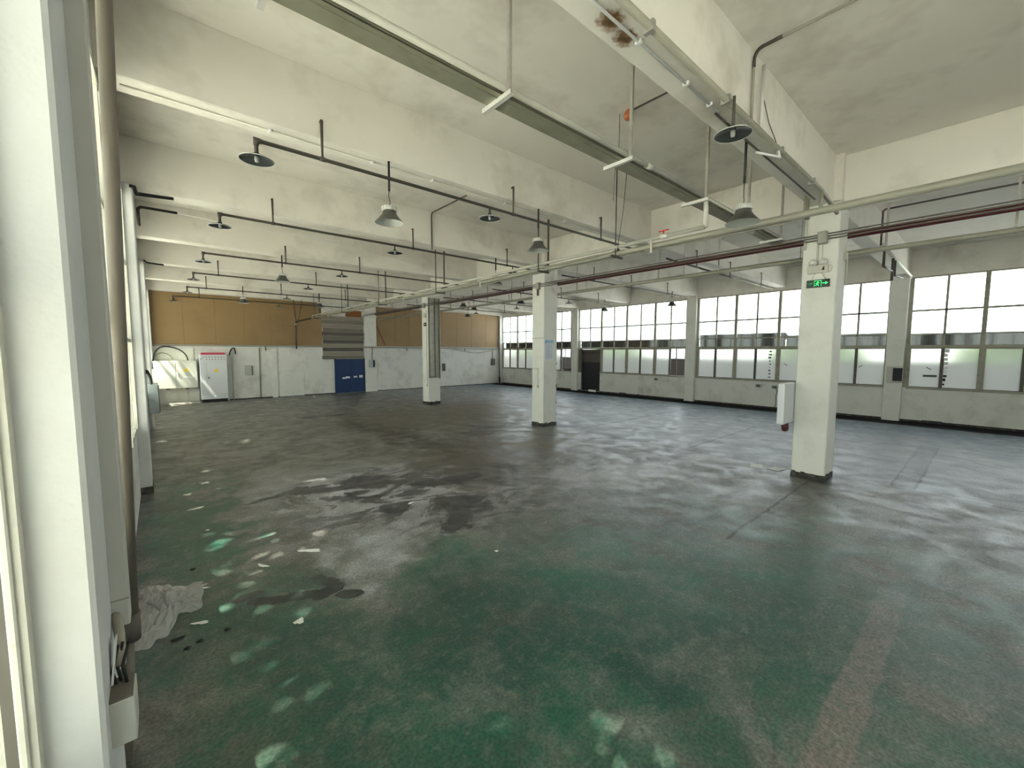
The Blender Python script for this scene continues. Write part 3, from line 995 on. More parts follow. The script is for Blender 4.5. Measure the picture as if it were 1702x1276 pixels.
obj('trough', tray, 'galvanised', t)
box('lid', (0.2, 2.78, 4.505), (9.38, 2.99, 4.515), 'galvanised', t)
for hx in (0.58, 2.29, 4.03, 5.86, 7.36, 8.95):
    box('hanger_rod', (hx - 0.016, 2.690, 4.39), (hx + 0.016, 2.722, HC), 'steel_angle', t)
    obj('hanger_arm', lambda bm, hx=hx: (bm_box(bm, (hx - 0.02, 2.67, 4.385), (hx + 0.02, 3.055, 4.391)), bm_box(bm, (hx - 0.02, 2.67, 4.391), (hx - 0.014, 3.055, 4.423))), 'bright_steel', t)
t = thing('air_pipe', 'pale pipe beside the cable tray dropping to the long overhead pipes', 'pipe', (0, 0, 0))
tube('run', [(0.2, 2.752, 4.46), (5.97, 2.752, 4.46)], 0.026, 'pipe_pale', t)
tube('drop', [(5.97, 2.752, 4.49), (5.97, 2.752, 4.055)], 0.034, 'pvc', t)
tube('coupling', [(4.42, 2.752, 4.46), (4.52, 2.752, 4.46)], 0.034, 'pvc', t)
tube('run', [(5.97, 2.752, 4.46), (9.38, 2.752, 4.46)], 0.02, 'pvc', t)

# ---------------------------------------------------------------- long overhead pipes hung at x ~ 6
t = thing('overhead_pipe', 'thick grey pipe running the length of the hall on trapeze rods', 'pipe', (0, 0, 0))
tube('run', [(6.03, -5.4, 3.965), (6.03, 22.6, 3.965)], 0.044, 'pipe_grey', t, 14)
HY = (0, 4.25, 6.0, 10.0, 13.85, 17.6, 21.6)
for i, hy in enumerate(HY):
    if i > 1:
        tube('hanger_rod', [(5.86, hy + 0.02, 3.90), (5.86, hy + 0.02, HC)], 0.012, 'iron', t, 8)
        tube('hanger_rod', [(6.10, hy - 0.02, 3.90), (6.10, hy - 0.02, HC)], 0.020 if i > 1 else 0.01, 'iron', t, 8)
        box('trapeze_bar', (5.83, hy - 0.02, 3.885), (6.14, hy + 0.02, 3.915), 'iron', t)
    elif i == 1:
        tube('hanger_rod', [(5.95, hy, 3.90), (5.95, hy, HC)], 0.010, 'iron', t, 8)
        box('trapeze_bar', (5.83, hy - 0.02, 3.885), (6.14, hy + 0.02, 3.915), 'iron', t)
t = thing('overhead_pipe', 'slimmer white pipe with a red valve beside the grey overhead pipe', 'pipe', (0, 0, 0))
tube('run', [(5.95, 2.752, 4.055), (5.95, 22.3, 4.055)], 0.030, 'pipe_pale', t, 12)
for yv in (3.58, 8.1, 12.2, 16.0, 19.8):
    tube('tee_drop', [(5.95, yv, 4.05), (5.95, yv, 3.88), (5.95, yv, 3.84)], [0.020, 0.017, 0.024], 'pvc', t, 8)
tube('valve_body', [(5.95, 3.30, 4.055), (5.95, 3.42, 4.055)], 0.042, 'bright_steel', t, 10)
label_part(obj('valve_handle', lambda bm: (bm_box(bm, (5.94, 3.30, 4.135), (5.96, 3.46, 4.15)), bm_tube(bm, [(5.95, 3.38, 4.09), (5.95, 3.38, 4.14)], 0.012)), 'valve_red', t), 'red lever handle')
t = thing('overhead_pipe', 'thin conduits strapped under the grey overhead pipe', 'conduit', (0, 0, 0))
tube('run', [(5.93, 4.6, 3.975), (5.93, 22.5, 3.975)], 0.016, 'pipe_grey', t, 8)
tube('run', [(6.10, 1.7, 3.92), (6.10, 22.5, 3.92)], 0.012, 'pipe_grey', t, 8)
# end of the run at the far wall
t = thing('drop_pipe', 'dark pipe dropping down the brown wall from the overhead pipes', 'pipe', (0, 0, 0))
tube('run', [(6.03, 22.6, 3.965), (5.42, 22.95, 3.78), (5.34, 22.98, 3.70), (5.34, 22.98, 2.40)], 0.035, 'iron', t)
tube('hanger_rod', [(5.22, 22.75, HS), (5.36, 22.9, 3.72)], 0.02, 'iron', t, 8)
tube('hanger_rod', [(5.62, 22.75, HS), (5.44, 22.9, 3.74)], 0.014, 'iron', t, 8)
tube('collar', [(5.34, 22.98, 3.62), (5.34, 22.98, 3.68)], 0.05, 'pvc', t)

# ---------------------------------------------------------------- pipes behind the columns
t = thing('sprinkler_main', 'dark red pipe running behind the columns', 'pipe', (0, 0, 0))
tube('run', [(9.47, -5.4, 4.375), (9.47, 22.9, 4.375)], 0.055, 'red_paint', t, 14)
for yv in (9.5, 16.5):
    tube('flange', [(9.47, yv + 0.0, 4.375), (9.47, yv + 0.45, 4.375)], 0.075, 'red_paint', t, 14)
    tube('riser', [(9.47, yv + 0.15, 4.42), (9.47, yv + 0.15, 4.65)], 0.03, 'iron', t, 8)
t = thing('service_pipe', 'grey pipe hung on rods below the dark red pipe', 'pipe', (0, 0, 0))
tube('run', [(9.55, -5.4, 4.07), (9.55, 22.9, 4.07)], 0.040, 'pipe_grey', t, 12)
for hy in (-0.12, 1.30, 4.1, 5.55, 8.2, 11.2, 12.6, 15.2, 18.2, 21):
    box('hanger_rod', (9.585, hy - 0.015, 4.03), (9.61, hy + 0.015, HC), 'steel_angle', t)
t = thing('conduit_bundle', 'three thin conduits clipped across the front of the columns', 'conduit', (0, 0, 0))
for i, (dx, dz) in enumerate(((0, 0.02), (0.0, 0.065), (0.02, 0.11))):
    tube('run', [(8.745 + dx, -5.4, 4.20 + dz), (8.745 + dx, 22.9, 4.20 + dz)], 0.012, 'steel_dark', t, 8)
for k in range(3):
    y = CY0 + BAY * k + 0.22
    box('saddle_clamp', (8.715, y - 0.07, 4.15), (CX0 + 0.002, y + 0.07, 4.36), 'steel_angle', t, 0.012)

# conduits on beam and ceiling near the camera
t = thing('beam_pipe', 'pale pipe fixed along the lower edge of the near beam', 'pipe', (0, 0, 0))
tube('run', [(0.0, 1.865, 4.79), (7.9, 1.865, 4.79), (8.6, 1.80, 4.58)], 0.030, 'pipe_grey', t)
for bx in (1.5, 3.0, 4.4, 6.0, 7.4):
    box('clip', (bx - 0.02, 1.83, 4.75), (bx + 0.02, 1.915, 4.83), 'steel_angle', t)
tube('drop', [(7.9, 1.865, 4.79), (7.9, 1.865, 4.50)], 0.028, 'pipe_grey', t)
for dx in (0, 0.16):
    box('strap', (8.12 + dx, 2.12, 4.52), (8.16 + dx, 2.15, HS), 'galvanised', t)
box('strap', (8.10, 2.11, 4.50), (8.34, 2.16, 4.53), 'galvanised', t)
tube('white_branch', [(5.9, 1.865, 4.79), (5.95, 1.86, 4.70), (5.60, 2.0, 4.70)], 0.014, 'paper', t, 8)
t = thing('soffit_cable', 'white cable clipped under the near beam', 'cable', (0, 0, 0))
tube('run', [(0.0, 2.03, 4.815), (4.6, 2.03, 4.815)], 0.012, 'paper', t, 8)
tube('run', [(4.6, 2.06, 4.81), (8.35, 2.06, 4.81)], 0.012, 'iron', t, 8)
for bx in (0.8, 2.0, 3.1, 3.9, 4.4):
    box('clip', (bx - 0.012, 2.0, 4.80), (bx + 0.012, 2.06, 4.832), 'paper', t)
t = thing('ceiling_conduit', 'grey conduit bending off the ceiling down the near beam', 'conduit', (0, 0, 0))
tube('run', [(5.10, -5.3, 5.575), (5.10, 1.78, 5.575)] + arc((5.10, 1.80, 5.575), (5.10, 1.885, 5.57), (5.10, 1.885, 5.46), 5) + [(5.10, 1.885, 4.83)], 0.013, 'pipe_grey', t, 8)
tube('elbow', [(5.10, 1.62, 5.575), (5.10, 1.78, 5.575)] + arc((5.10, 1.80, 5.575), (5.10, 1.885, 5.57), (5.10, 1.885, 5.46), 5) + [(5.10, 1.885, 5.40)], 0.017, 'iron', t, 8)
t = thing('ceiling_conduit', 'short bright pipe hanging beside the conduit on the near beam', 'conduit', (0, 0, 0))
tube('run', [(5.31, 1.86, 5.50), (5.31, 1.86, 4.80)], 0.020, 'bright_steel', t, 8)
tube('loose_wire', [(5.33, 1.88, 5.4), (5.42, 1.885, 5.2), (5.62, 1.885, 5.0), (5.95, 1.885, 4.84)], 0.005, 'iron', t, 6)
t = thing('ceiling_lamp', 'small orange glass ceiling lamp with its conduit', 'lamp', (5.06, 3.45, HC))
obj('shade', lambda bm: bm_lathe(bm, [(0.0, -0.13), (0.045, -0.12), (0.065, -0.075), (0.05, -0.03), (0.03, 0.0)], 16), 'orange_shade', t)
tube('conduit', [(0.01, -0.06, -0.02), (0.01, -1.20, -0.02)], 0.012, 'iron', t, 8)
tube('pull_cord', [(-0.03, 0.12, -0.01), (-0.03, 0.12, -0.75)], 0.004, 'iron', t, 6)
t = thing('ceiling_conduit', 'thin conduit crossing the second bay ceiling and down its beam', 'conduit', (0, 0, 0))
tube('run', [(5.10, 5.75, 5.575), (5.10, 8.84, 5.575), (5.10, 8.885, 5.53), (5.10, 8.885, 4.72)], 0.014, 'iron', t, 8)
t = thing('dangling_wire', 'two thin wires dangling from the cable tray', 'wire', (0, 0, 0))
tube('strand', [(4.35, 2.97, 4.42), (4.33, 2.99, 4.0), (4.26, 3.02, 3.50)], 0.004, 'iron', t, 6)
tube('strand', [(4.12, 2.97, 4.42), (4.11, 2.98, 4.05)], 0.003, 'iron', t, 6)
t = thing('water_stain', 'rust brown water stain on the underside of the near beam', 'stain', (2.86, 2.06, HS - 0.0015))
for cx, cy, r in ((-0.10, 0.0, 0.17), (0.13, 0.03, 0.15)):
    o = obj('mark', lambda bm, r=r: bm_poly(bm, [(math.cos(i * math.pi / 10), math.sin(i * math.pi / 10), 0) for i in range(20)], (0, 0, -0.002)), 'stain_soft', t, (cx, cy, 0))
    o.scale = (r, r * 0.8, 1)

# ---------------------------------------------------------------- lamp pipes and lamps
def lamp_pipe(label, y, z, x0, x1, hangers, elbow=True):
    t = thing('lamp_pipe', label, 'conduit', (0, 0, 0), 'lamp conduits hung along the beams')
    pts = [(x0, y, z - 0.16), (x0, y, z - 0.02), (x0 + 0.02, y, z), (x1, y, z)] if elbow else [(x0, y, z), (x1, y, z)]
    tube('run', pts, 0.021, 'iron', t)
    if elbow:
        tube('elbow', [(x0, y, z - 0.05), (x0, y, z), (x0 + 0.05, y, z)], 0.028, 'iron', t)
    for hx in hangers:
        tube('hanger_rod', [(hx, y, z), (hx, y, z + 0.44), (hx, y + 0.06, z + 0.44)], 0.013, 'iron', t, 8)
        tube('clamp', [(hx - 0.03, y, z), (hx + 0.03, y, z)], 0.028, 'iron', t, 8)
    return t


PY = [5.36, 8.83, 12.33, 15.83, 19.33]
PZ = [4.585, 4.655, 4.615, 4.645, 4.63]
PL = ['lamp conduit along the second beam from the camera, ending in a disc lamp', 'lamp conduit along the third beam, crossing behind the hanging bell lamp',
      'lamp conduit along the fourth beam, left aisle', 'lamp conduit along the fifth beam, left aisle', 'lamp conduit along the last free beam before the brown wall']
HX = [(1.61, 4.63, 7.0), (1.74, 4.58, 7.4), (2.69, 4.65), (1.55, 4.4), (1.5, 4.0, 6.6)]
for y, z, lb, hx in zip(PY, PZ, PL, HX):
    lamp_pipe(lb, y, z, 0.925, 8.6, hx)
lamp_pipe('low lamp conduit fixed along the top of the brown wall', 22.86, 4.63, 0.60, 8.3, (1.5,))
PR = ['lamp conduit crossing the window aisle on the beam before the notice column', 'lamp conduit crossing the window aisle at the notice column',
      'lamp conduit crossing the window aisle beyond the notice column', 'lamp conduit crossing the window aisle at the third column', 'farthest lamp conduit crossing the window aisle']
for y, z, lb in zip(PY, PZ, PR):
    lamp_pipe(lb, y, z, 9.62, 17.1, (11.2, 13.4, 16.0), elbow=False)

disc_outer = mesh_of(lambda bm: bm_lathe(bm, [(0.03, 0.075), (0.035, 0.05), (0.06, 0.040), (0.14, 0.020), (0.172, 0.0), (0.166, 0.001)], 32), 'disc_shade')
disc_outer.materials.append(MATS['enamel_dark'])
disc_inner = mesh_of(lambda bm: bm_lathe(bm, [(0.166, 0.001), (0.135, 0.014), (0.055, 0.033), (0.0, 0.036)], 32), 'disc_liner')
disc_inner.materials.append(MATS['shade_inner'])
disc_sock = mesh_of(lambda bm: bm_lathe(bm, [(0.0, -0.025), (0.018, -0.022), (0.024, 0.0), (0.024, 0.038), (0.0, 0.04)], 14), 'lamp_socket')
disc_sock.materials.append(MATS['glass_bulb'])
disc_rim = mesh_of(lambda bm: bm_tube(bm, [(0.170 * math.cos(i * math.pi / 16), 0.170 * math.sin(i * math.pi / 16), 0.0) for i in range(33)], 0.004, 6, False), 'lamp_rim')
disc_rim.materials.append(MATS['bright_steel'])


def disc_lamp(label, x, y, z, stem=0.12):
    t = thing('disc_lamp', label, 'lamp', (x, y, z), 'dark enamel disc lamps')
    obj('shade', None, None, t, None, disc_outer)
    obj('liner', None, None, t, None, disc_inner)
    obj('socket', None, None, t, None, disc_sock)
    obj('rim', None, None, t, None, disc_rim)
    tube('stem', [(0, 0, 0.05), (0, 0, 0.06 + stem)], 0.015, 'iron', t, 8)
    return t


ords = ['second', 'third', 'fourth', 'fifth', 'last free']
for i, (y, z) in enumerate(zip(PY, PZ)):
    disc_lamp('dark disc lamp at the wall end of the %s beam conduit' % ords[i], 0.925, y, z - 0.21, 0.10)
    disc_lamp('dark disc lamp halfway along the %s beam conduit' % ords[i], 4.13 if i < 4 else 4.2, y, z - 0.17, 0.09)
    disc_lamp('dark disc lamp by the long overhead pipes on the %s beam conduit' % ords[i], 7.60, y, z - 0.17, 0.09)
disc_lamp('large dark disc lamp hanging from the near beam, lit rim', 4.42, 1.80, 4.44, 0.30)
disc_lamp('dark disc lamp on the low conduit at the brown wall', 0.62, 22.86, 4.40, 0.10)
disc_lamp('dark disc lamp halfway along the low conduit at the brown wall', 4.6, 22.86, 4.42, 0.09)
for i in (2, 3, 4):
    disc_lamp('dark disc lamp over the window aisle on the %s beam conduit' % ords[i], 13.9, PY[i], PZ[i] - 0.19, 0.10)

bell_out = mesh_of(lambda bm: bm_lathe(bm, [(0.085, 0.155), (0.092, 0.125), (0.105, 0.10), (0.135, 0.06), (0.178, 0.012), (0.192, 0.0), (0.188, 0.0)], 32), 'bell_reflector')
bell_out.materials.append(MATS['bell_outer'])
bell_in = mesh_of(lambda bm: bm_lathe(bm, [(0.188, 0.001), (0.172, 0.016), (0.128, 0.062), (0.096, 0.105), (0.0, 0.115)], 32), 'bell_liner')
bell_in.materials.append(MATS['bell_inner'])


def housing_fn(bm):
    bm_lathe(bm, [(0.0, 0.235), (0.03, 0.232), (0.075, 0.218), (0.095, 0.205), (0.095, 0.155), (0.0, 0.15)], 24)
    for j in range(24):
        a = j * math.pi / 12
        c, s = math.cos(a), math.sin(a)
        bm_poly(bm, [(0.094 * c - 0.004 * s, 0.094 * s + 0.004 * c, 0.155), (0.104 * c - 0.004 * s, 0.104 * s + 0.004 * c, 0.155), (0.104 * c + 0.004 * s, 0.104 * s - 0.004 * c, 0.155), (0.094 * c + 0.004 * s, 0.094 * s - 0.004 * c, 0.155)], (0, 0, 0.05))


bell_house = mesh_of(housing_fn, 'bell_housing')
bell_house.materials.append(MATS['bright_steel'])
bell_lens = mesh_of(lambda bm: bm_lathe(bm, [(0.0, 0.06), (0.045, 0.065), (0.06, 0.09), (0.06, 0.112)], 18), 'bell_lens')
bell_lens.materials.append(MATS['glass_bulb'])


def bell_lamp(label, x, y, z, top=HS, s=1.0):
    t = thing('bell_lamp', label, 'lamp', (x, y, z), 'grey bell shaped high bay lamps')
    obj('reflector', None, None, t, None, bell_out)
    obj('liner', None, None, t, None, bell_in)
    obj('housing', None, None, t, None, bell_house)
    obj('lens', None, None, t, None, bell_lens)
    h = top - z
    m_ = 0.235 + (h - 0.235) * 0.32
    tube('hook', [(0, 0, 0.23), (0.012, 0, 0.27), (0, 0, 0.31), (-0.008, 0, 0.30 + (m_ - 0.30) * 0.6), (0, 0, m_)], 0.006, 'iron', t, 6)
    tube('cord', [(0, 0, m_), (0.002, 0, h)], 0.016, 'black', t, 8)
    return t


bell_lamp('grey bell lamp hanging under the near beam beside the cable tray', 5.47, 2.07, 3.86)
bell_lamp('grey bell lamp hanging from the second beam, nearest the left windows', 2.47, 5.42, 4.03)
bell_lamp('grey bell lamp hanging from the second beam in front of the notice column', 5.27, 5.42, 4.10)
bell_lamp('grey bell lamp under the third beam between the notice and third columns', 7.10, 8.95, 4.12)
bell_lamp('grey bell lamp under the fourth beam, above and right of the olive switch box', 2.62, 12.45, 4.14)
bell_lamp('grey bell lamp hanging before the brown boards over the switch box', 2.66, 19.4, 4.18)
bell_lamp('small bell lamp in front of the grey boarded hatch', 5.5, 19.4, 4.22)
bell_lamp('small bell lamp just past the third column, upper one of three', 10.75, 15.95, 4.33)
bell_lamp('small bell lamp just past the third column, middle one of three', 11.35, 15.95, 4.22)
bell_lamp('small bell lamp just past the third column, lowest of three', 13.4, 19.45, 4.24)
bell_lamp('small bell lamp to the left of the notice column top', 11.15, 12.45, 4.20)
bell_lamp('small bell lamp hanging before the windows by the roller door', 16.65, 12.45, 4.28)
bell_lamp('small bell lamp hanging before the windows left of the tall canopy', 16.60, 8.95, 4.24)

# odd brackets on the window-side end of the near beam
t = thing('pipe_bracket', 'dark square steel bracket under the near beam by the windows', 'bracket', (14.6, 1.86, 4.4))
tube('bar', [(-1.0, 0, 0.42), (-1.0, 0, 0.0), (0.35, 0, 0.05)], 0.022, 'iron', t, 8)
tube('bar', [(0.35, 0.0, 0.38), (0.35, 0.0, -0.20)], 0.03, 'iron', t, 8)
tube('bar', [(0.75, 0, 0.40), (0.75, 0, -0.02), (2.3, 0, 0.10)], 0.022, 'iron', t, 8)
tag(tube('beam_pipe', [(13.2, 1.85, 4.85), (18.75, 1.85, 4.76)], 0.035, 'pvc'), 'pale pipe on the near beam above the window side bracket', 'pipe')
t = thing('stub_pipe', 'thick grey pipe with an open end just past the exit sign column', 'pipe', (0, 0, 0))
tube('run', [(9.80, 9.0, 4.12), (9.80, 1.52, 4.12)], 0.045, 'pipe_grey', t)
for hy in (2.6, 5.0, 8.0):
    tube('hanger_rod', [(9.80, hy, 4.12), (9.80, hy, HC)], 0.008, 'steel_angle', t, 6)
t = thing('ceiling_conduit', 'dark bent conduit hanging beside the red pipe near the sign column', 'conduit', (0, 0, 0))
tube('run', [(9.9, -5, 4.82), (9.9, 1.38, 4.82), (9.9, 1.41, 4.79), (9.9, 1.41, 4.20)], 0.015, 'iron', t, 8)

# ---------------------------------------------------------------- far wall things
t = thing('switch_cabinet', 'tall white switchgear cabinet with a row of meters and red top', 'cabinet', (1.86, 22.62, 0))
box('body', (-0.50, 0.0, 0.14), (0.50, 0.44, 2.13), 'cabinet_white', t, 0.008)
box('plinth', (-0.46, 0.02, 0.0), (0.46, 0.42, 0.15), 'black', t)
mp_ = box('meter_panel', (-0.485, -0.012, 1.77), (0.485, 0.0, 2.11), 'cabinet_white', t, 0.003)
label_part(box('red_cap', (-0.42, -0.015, 2.13), (0.44, 0.42, 2.22), 'trim_red', t), 'red top strip')
dr = box('door', (-0.25, -0.014, 0.36), (0.49, 0.0, 1.745), 'cabinet_white', t, 0.004)
box('side_door', (-0.49, -0.012, 0.36), (-0.265, 0.0, 1.745), 'cabinet_white', t, 0.004)
box('kick_panel', (-0.49, -0.012, 0.16), (0.49, 0.0, 0.335), 'cabinet_white', t, 0.004)
box('vent', (-0.40, -0.015, 0.20), (0.42, -0.011, 0.28), 'poster_pale', t)
for i in range(8):
    obj('meter', lambda bm, i=i: bm_box(bm, (-0.40 + i * 0.108, -0.026, 1.985), (-0.33 + i * 0.108, -0.011, 2.055), 0.006), 'cabinet_grey', mp_)
    if i not in (0,):
        obj('button', lambda bm, i=i: bm_box(bm, (-0.375 + i * 0.108, -0.022, 1.895), (-0.335 + i * 0.108, -0.011, 1.92)), 'black', mp_)
box('key_switch', (-0.455, -0.024, 1.93), (-0.42, -0.011, 1.965), 'black', mp_)
obj('warning_triangle', lambda bm: bm_poly(bm, [(0.0, -0.015, 1.36), (0.19, -0.015, 1.36), (0.095, -0.015, 1.53)], (0, -0.002, 0)), 'yellow', dr)
obj('handle', lambda bm: bm_box(bm, (-0.215, -0.03, 1.06), (-0.185, -0.012, 1.14), 0.005), 'black', dr)

t = thing('wall_cabinet', 'wide cream wall cabinet with a yellow warning triangle', 'cabinet', (0.54, 22.70, 0.68))
box('body', (-0.73, 0.0, 0.0), (0.73, 0.38, 1.19), 'cabinet_cream', t, 0.008)
box('door', (-0.72, -0.014, 0.02), (-0.01, 0.0, 1.17), 'cabinet_cream', t, 0.004)
d = box('door', (0.01, -0.014, 0.02), (0.71, 0.0, 1.17), 'cabinet_cream', t, 0.004)
obj('handle', lambda bm: bm_box(bm, (0.05, -0.035, 0.55), (0.08, -0.012, 0.70), 0.005), 'bright_steel', d)
obj('warning_triangle', lambda bm: bm_poly(bm, [(0.26, -0.016, 0.73), (0.46, -0.016, 0.73), (0.36, -0.016, 0.90)], (0, -0.002, 0)), 'yellow', d)
box('paper_strip', (0.22, -0.017, 0.44), (0.62, -0.014, 0.52), 'paper', d)
box('hinge_foot', (-0.35, 0.1, -0.04), (-0.22, 0.2, 0.0), 'black', t)
box('hinge_foot', (0.3, 0.1, -0.04), (0.43, 0.2, 0.0), 'black', t)
tag(box('back_board', (0.95, YF - 0.06, 0.05), (1.34, YF - 0.03, 0.62), 'wall_paint', bev=0.004), 'pale board leaning under the cream wall cabinet', 'board')
tag(box('wall_board', (-0.05, YF - 0.045, 1.85), (1.20, YF - 0.025, 2.42), 'cabinet_cream', bev=0.004), 'cream backing sheet above the wide wall cabinet', 'board')
tag(box('timber_batten', (-0.15, YF - 0.55, 0.0), (1.32, YF - 0.42, 0.06), 'frame_pale', bev=0.006), 'pale timber batten on the floor under the cream cabinet', 'batten')
tag(tube('power_cable', arc((-0.20, 22.7, 1.55), (-0.20, 22.85, 2.75), (0.55, 22.9, 2.42), 8) + arc((0.60, 22.9, 2.40), (0.95, 22.9, 2.25), (0.98, 22.88, 1.87), 6), 0.028, 'black', None, 8), 'thick black cable arching over the cream wall cabinet', 'cable')
tag(tube('power_cable', arc((-0.18, 22.72, 1.60), (-0.12, 22.85, 2.35), (0.25, 22.9, 2.18), 7) + arc((0.30, 22.9, 2.15), (0.45, 22.9, 2.05), (0.48, 22.88, 1.87), 5), 0.022, 'pipe_grey', None, 8), 'shorter grey cable looping onto the cream wall cabinet', 'cable')
tag(tube('power_cable', arc((2.50, 22.98, 2.10), (2.56, 22.98, 2.48), (2.72, 22.98, 2.42), 6) + [(2.74, 22.98, 2.15)], 0.025, 'black', None, 8), 'black cable hook beside the switchgear cabinet', 'cable')

t = thing('switch_box', 'small olive switch box on the wall beside the switchgear', 'switch box', (3.26, YF - 0.09, 1.15))
box('body', (-0.16, 0.0, 0.0), (0.10, 0.09, 0.46), 'box_cream', t, 0.008)
box('side', (0.10, 0.01, 0.0), (0.14, 0.09, 0.44), 'frame_dark', t)
tag(tube('wall_conduit', [(3.70, YF - 0.03, 0.02), (3.72, YF - 0.03, 2.45)], 0.022, 'pipe_grey'), 'grey conduit up the white wall beside the olive switch box', 'conduit')
tag(tube('wall_conduit', [(2.60, YF - 0.03, 0.02), (2.62, YF - 0.03, 2.42)], 0.03, 'pvc'), 'pale pipe up the wall against the switchgear cabinet', 'conduit')
for i, (x, lb) in enumerate(((3.98, 'short dark pipe stub under the ledge beside the white strip'), (11.4, 'short stub hanging below the ledge right of the blue door'), (13.05, 'short stub below the ledge left of the third column'), (15.6, 'short stub hanging over the swagged wire'))):
    tag(tube('pipe_stub', [(x, YF - 0.08, 2.52), (x, YF - 0.08, 2.32)], 0.022, 'iron', None, 8), lb, 'pipe')

# blue door
d1 = struct(empty('door_1'), 'dark blue double door under the grey boarded hatch')
box('leaf', (7.245, YF - 0.05, 0.02), (8.02, YF - 0.005, 1.86), 'blue_door', d1, 0.006)
box('leaf', (8.03, YF - 0.05, 0.02), (8.80, YF - 0.005, 1.86), 'blue_door', d1, 0.006)
box('door_frame', (7.20, YF - 0.06, 0.0), (7.245, YF, 1.90), 'blue_door', d1)
box('door_frame', (8.80, YF - 0.06, 0.0), (8.84, YF, 1.90), 'blue_door', d1)
for x0, x1, z0, z1 in ((7.58, 7.78, 0.78, 0.87), (7.76, 7.99, 0.80, 0.91), (8.19, 8.39, 0.83, 0.92), (8.50, 8.70, 0.82, 0.96)):
    box('paper_label', (x0, YF - 0.055, z0), (x1, YF - 0.049, z1), 'paper', d1)
t = thing('switch_box', 'grey switch box with dark side on the pilaster beside the blue door', 'switch box', (9.20, YF - 0.19, 1.38))
box('body', (-0.12, 0.0, 0.0), (0.06, 0.10, 0.42), 'cabinet_grey', t, 0.006)
box('side', (0.06, 0.0, 0.02), (0.16, 0.10, 0.40), 'black', t)
tube('cable', [(0.04, 0.05, 0.42), (0.02, 0.05, 0.7), (0.06, 0.05, 0.9), (0.04, 0.05, 1.12)], 0.018, 'black', t, 8)
tag(box('switch_box', (13.90, YF - 0.10, 1.04), (14.08, YF - 0.005, 1.51), 'frame_dark', bev=0.006), 'dark narrow switch box on the wall just right of the third column', 'switch box')
t = thing('switch_box', 'dark switch box with conduit near the far window corner', 'switch box', (18.03, YF - 0.10, 1.31))
box('body', (-0.15, 0.0, 0.0), (0.15, 0.095, 0.47), 'frame_dark', t, 0.006)
tube('conduit', [(-0.02, 0.06, 0.47), (-0.02, 0.06, 1.05)], 0.03, 'steel_angle', t, 8)
tag(tube('swagged_wire', arc((13.5, 22.98, 2.95), (14.0, 22.98, 2.66), (14.5, 22.98, 2.52), 5) + arc((14.6, 22.98, 2.50), (16.9, 22.98, 1.85), (18.35, 22.98, 2.60), 10), 0.018, 'pipe_grey', None, 6), 'thin wire sagging across the white far wall', 'wire')
tag(tube('floor_pipe', [(18.45, 22.85, 0.0), (18.45, 22.85, 0.45), (18.40, 22.8, 0.48)], 0.06, 'iron', None, 8), 'dark pipe stump in the far window corner', 'pipe')
tag(tube('corner_pipe', [(18.50, 22.92, 0.0), (18.50, 22.92, 4.75)], 0.035, 'iron', None, 8), 'thin dark pipe up the far window corner', 'pipe')
tag(obj('brace_board', lambda bm: bm_poly(bm, [(9.60, YF - 0.03, 3.65), (10.05, YF - 0.03, 2.62), (10.10, YF - 0.03, 2.62), (9.60, YF - 0.03, 3.78)], (0, -0.02, 0)), 'rust'), 'slanted brown brace beside the blue door pilaster', 'brace')

# ---------------------------------------------------------------- right wall fittings
t = thing('cover_panel', 'tall white cover panel on the window pilaster nearest the camera', 'panel', (18.69, 2.09, 1.84))
box('plate', (-0.03, -0.205, 0.0), (0.0, 0.185, 0.92), 'column_paint', t, 0.005)
t = thing('switch_box', 'grey box with a black breaker below the white cover panel', 'switch box', (18.69, 2.05, 1.29))
box('body', (-0.10, -0.18, 0.0), (0.0, 0.22, 0.53), 'socket', t, 0.008)
box('breaker', (-0.125, -0.17, 0.05), (-0.095, 0.06, 0.48), 'black', t, 0.006)
for i, (y, z, lb) in enumerate(((6.22, 0.90, 'square wall socket on the parapet below the bay behind the sign column'), (5.62, 0.88, 'broken dark wall socket beside the square one on the parapet'), (10.85, 0.93, 'dusty wall socket on the parapet right of the roller door'))):
    t = thing('wall_socket', lb, 'socket', (XR - 0.005, y, z))
    box('plate', (-0.02, -0.12, -0.07), (0.0, 0.12, 0.07), 'socket', t, 0.005)
    box('face', (-0.026, -0.06, -0.04), (-0.02, 0.08, 0.04), 'frame_dark', t)
tag(tube('loose_cable', [(XR - 0.02, 5.60, 0.85), (XR - 0.03, 5.52, 0.72), (XR - 0.02, 5.57, 0.55), (XR - 0.02, 5.56, 0.2), (XR - 0.03, 5.60, 0.05)], 0.012, 'frame_dark', None, 6), 'loose dark cable hanging from the broken socket to the floor', 'cable')
t = thing('wall_socket', 'socket with a yellow plug right of the sign column', 'socket', (XR - 0.005, 4.05, 0.95))
box('plate', (-0.03, -0.10, -0.06), (0.0, 0.10, 0.06), 'frame_dark', t)
box('plug', (-0.07, -0.04, -0.10), (-0.03, 0.03, 0.02), 'yellow', t, 0.006)
for i, (y0, y1, z0, z1) in enumerate(((1.35, 0.90, 0.02, 0.09), (0.1, -0.6, 0.0, 0.06), (13.0, 12.6, 0.06, 0.10), (11.9, 11.75, 0.05, 0.09))):
    o = box('plaster_chip', (XR - 0.009, y1, z0), (XR - 0.003, y0, z1), 'concrete_dark', wr)
t = thing('wall_bracket', 'white bracket bars on the window pilaster left of the roller door', 'bracket', (18.66, 16.0, 4.5))
tube('bar', [(0, 0.0, -0.12), (0, 0.0, 0.35)], 0.02, 'paper', t, 6)
tube('bar', [(-0.02, 0.0, 0.25), (-0.02, 1.1, 0.27)], 0.018, 'paper', t, 6)
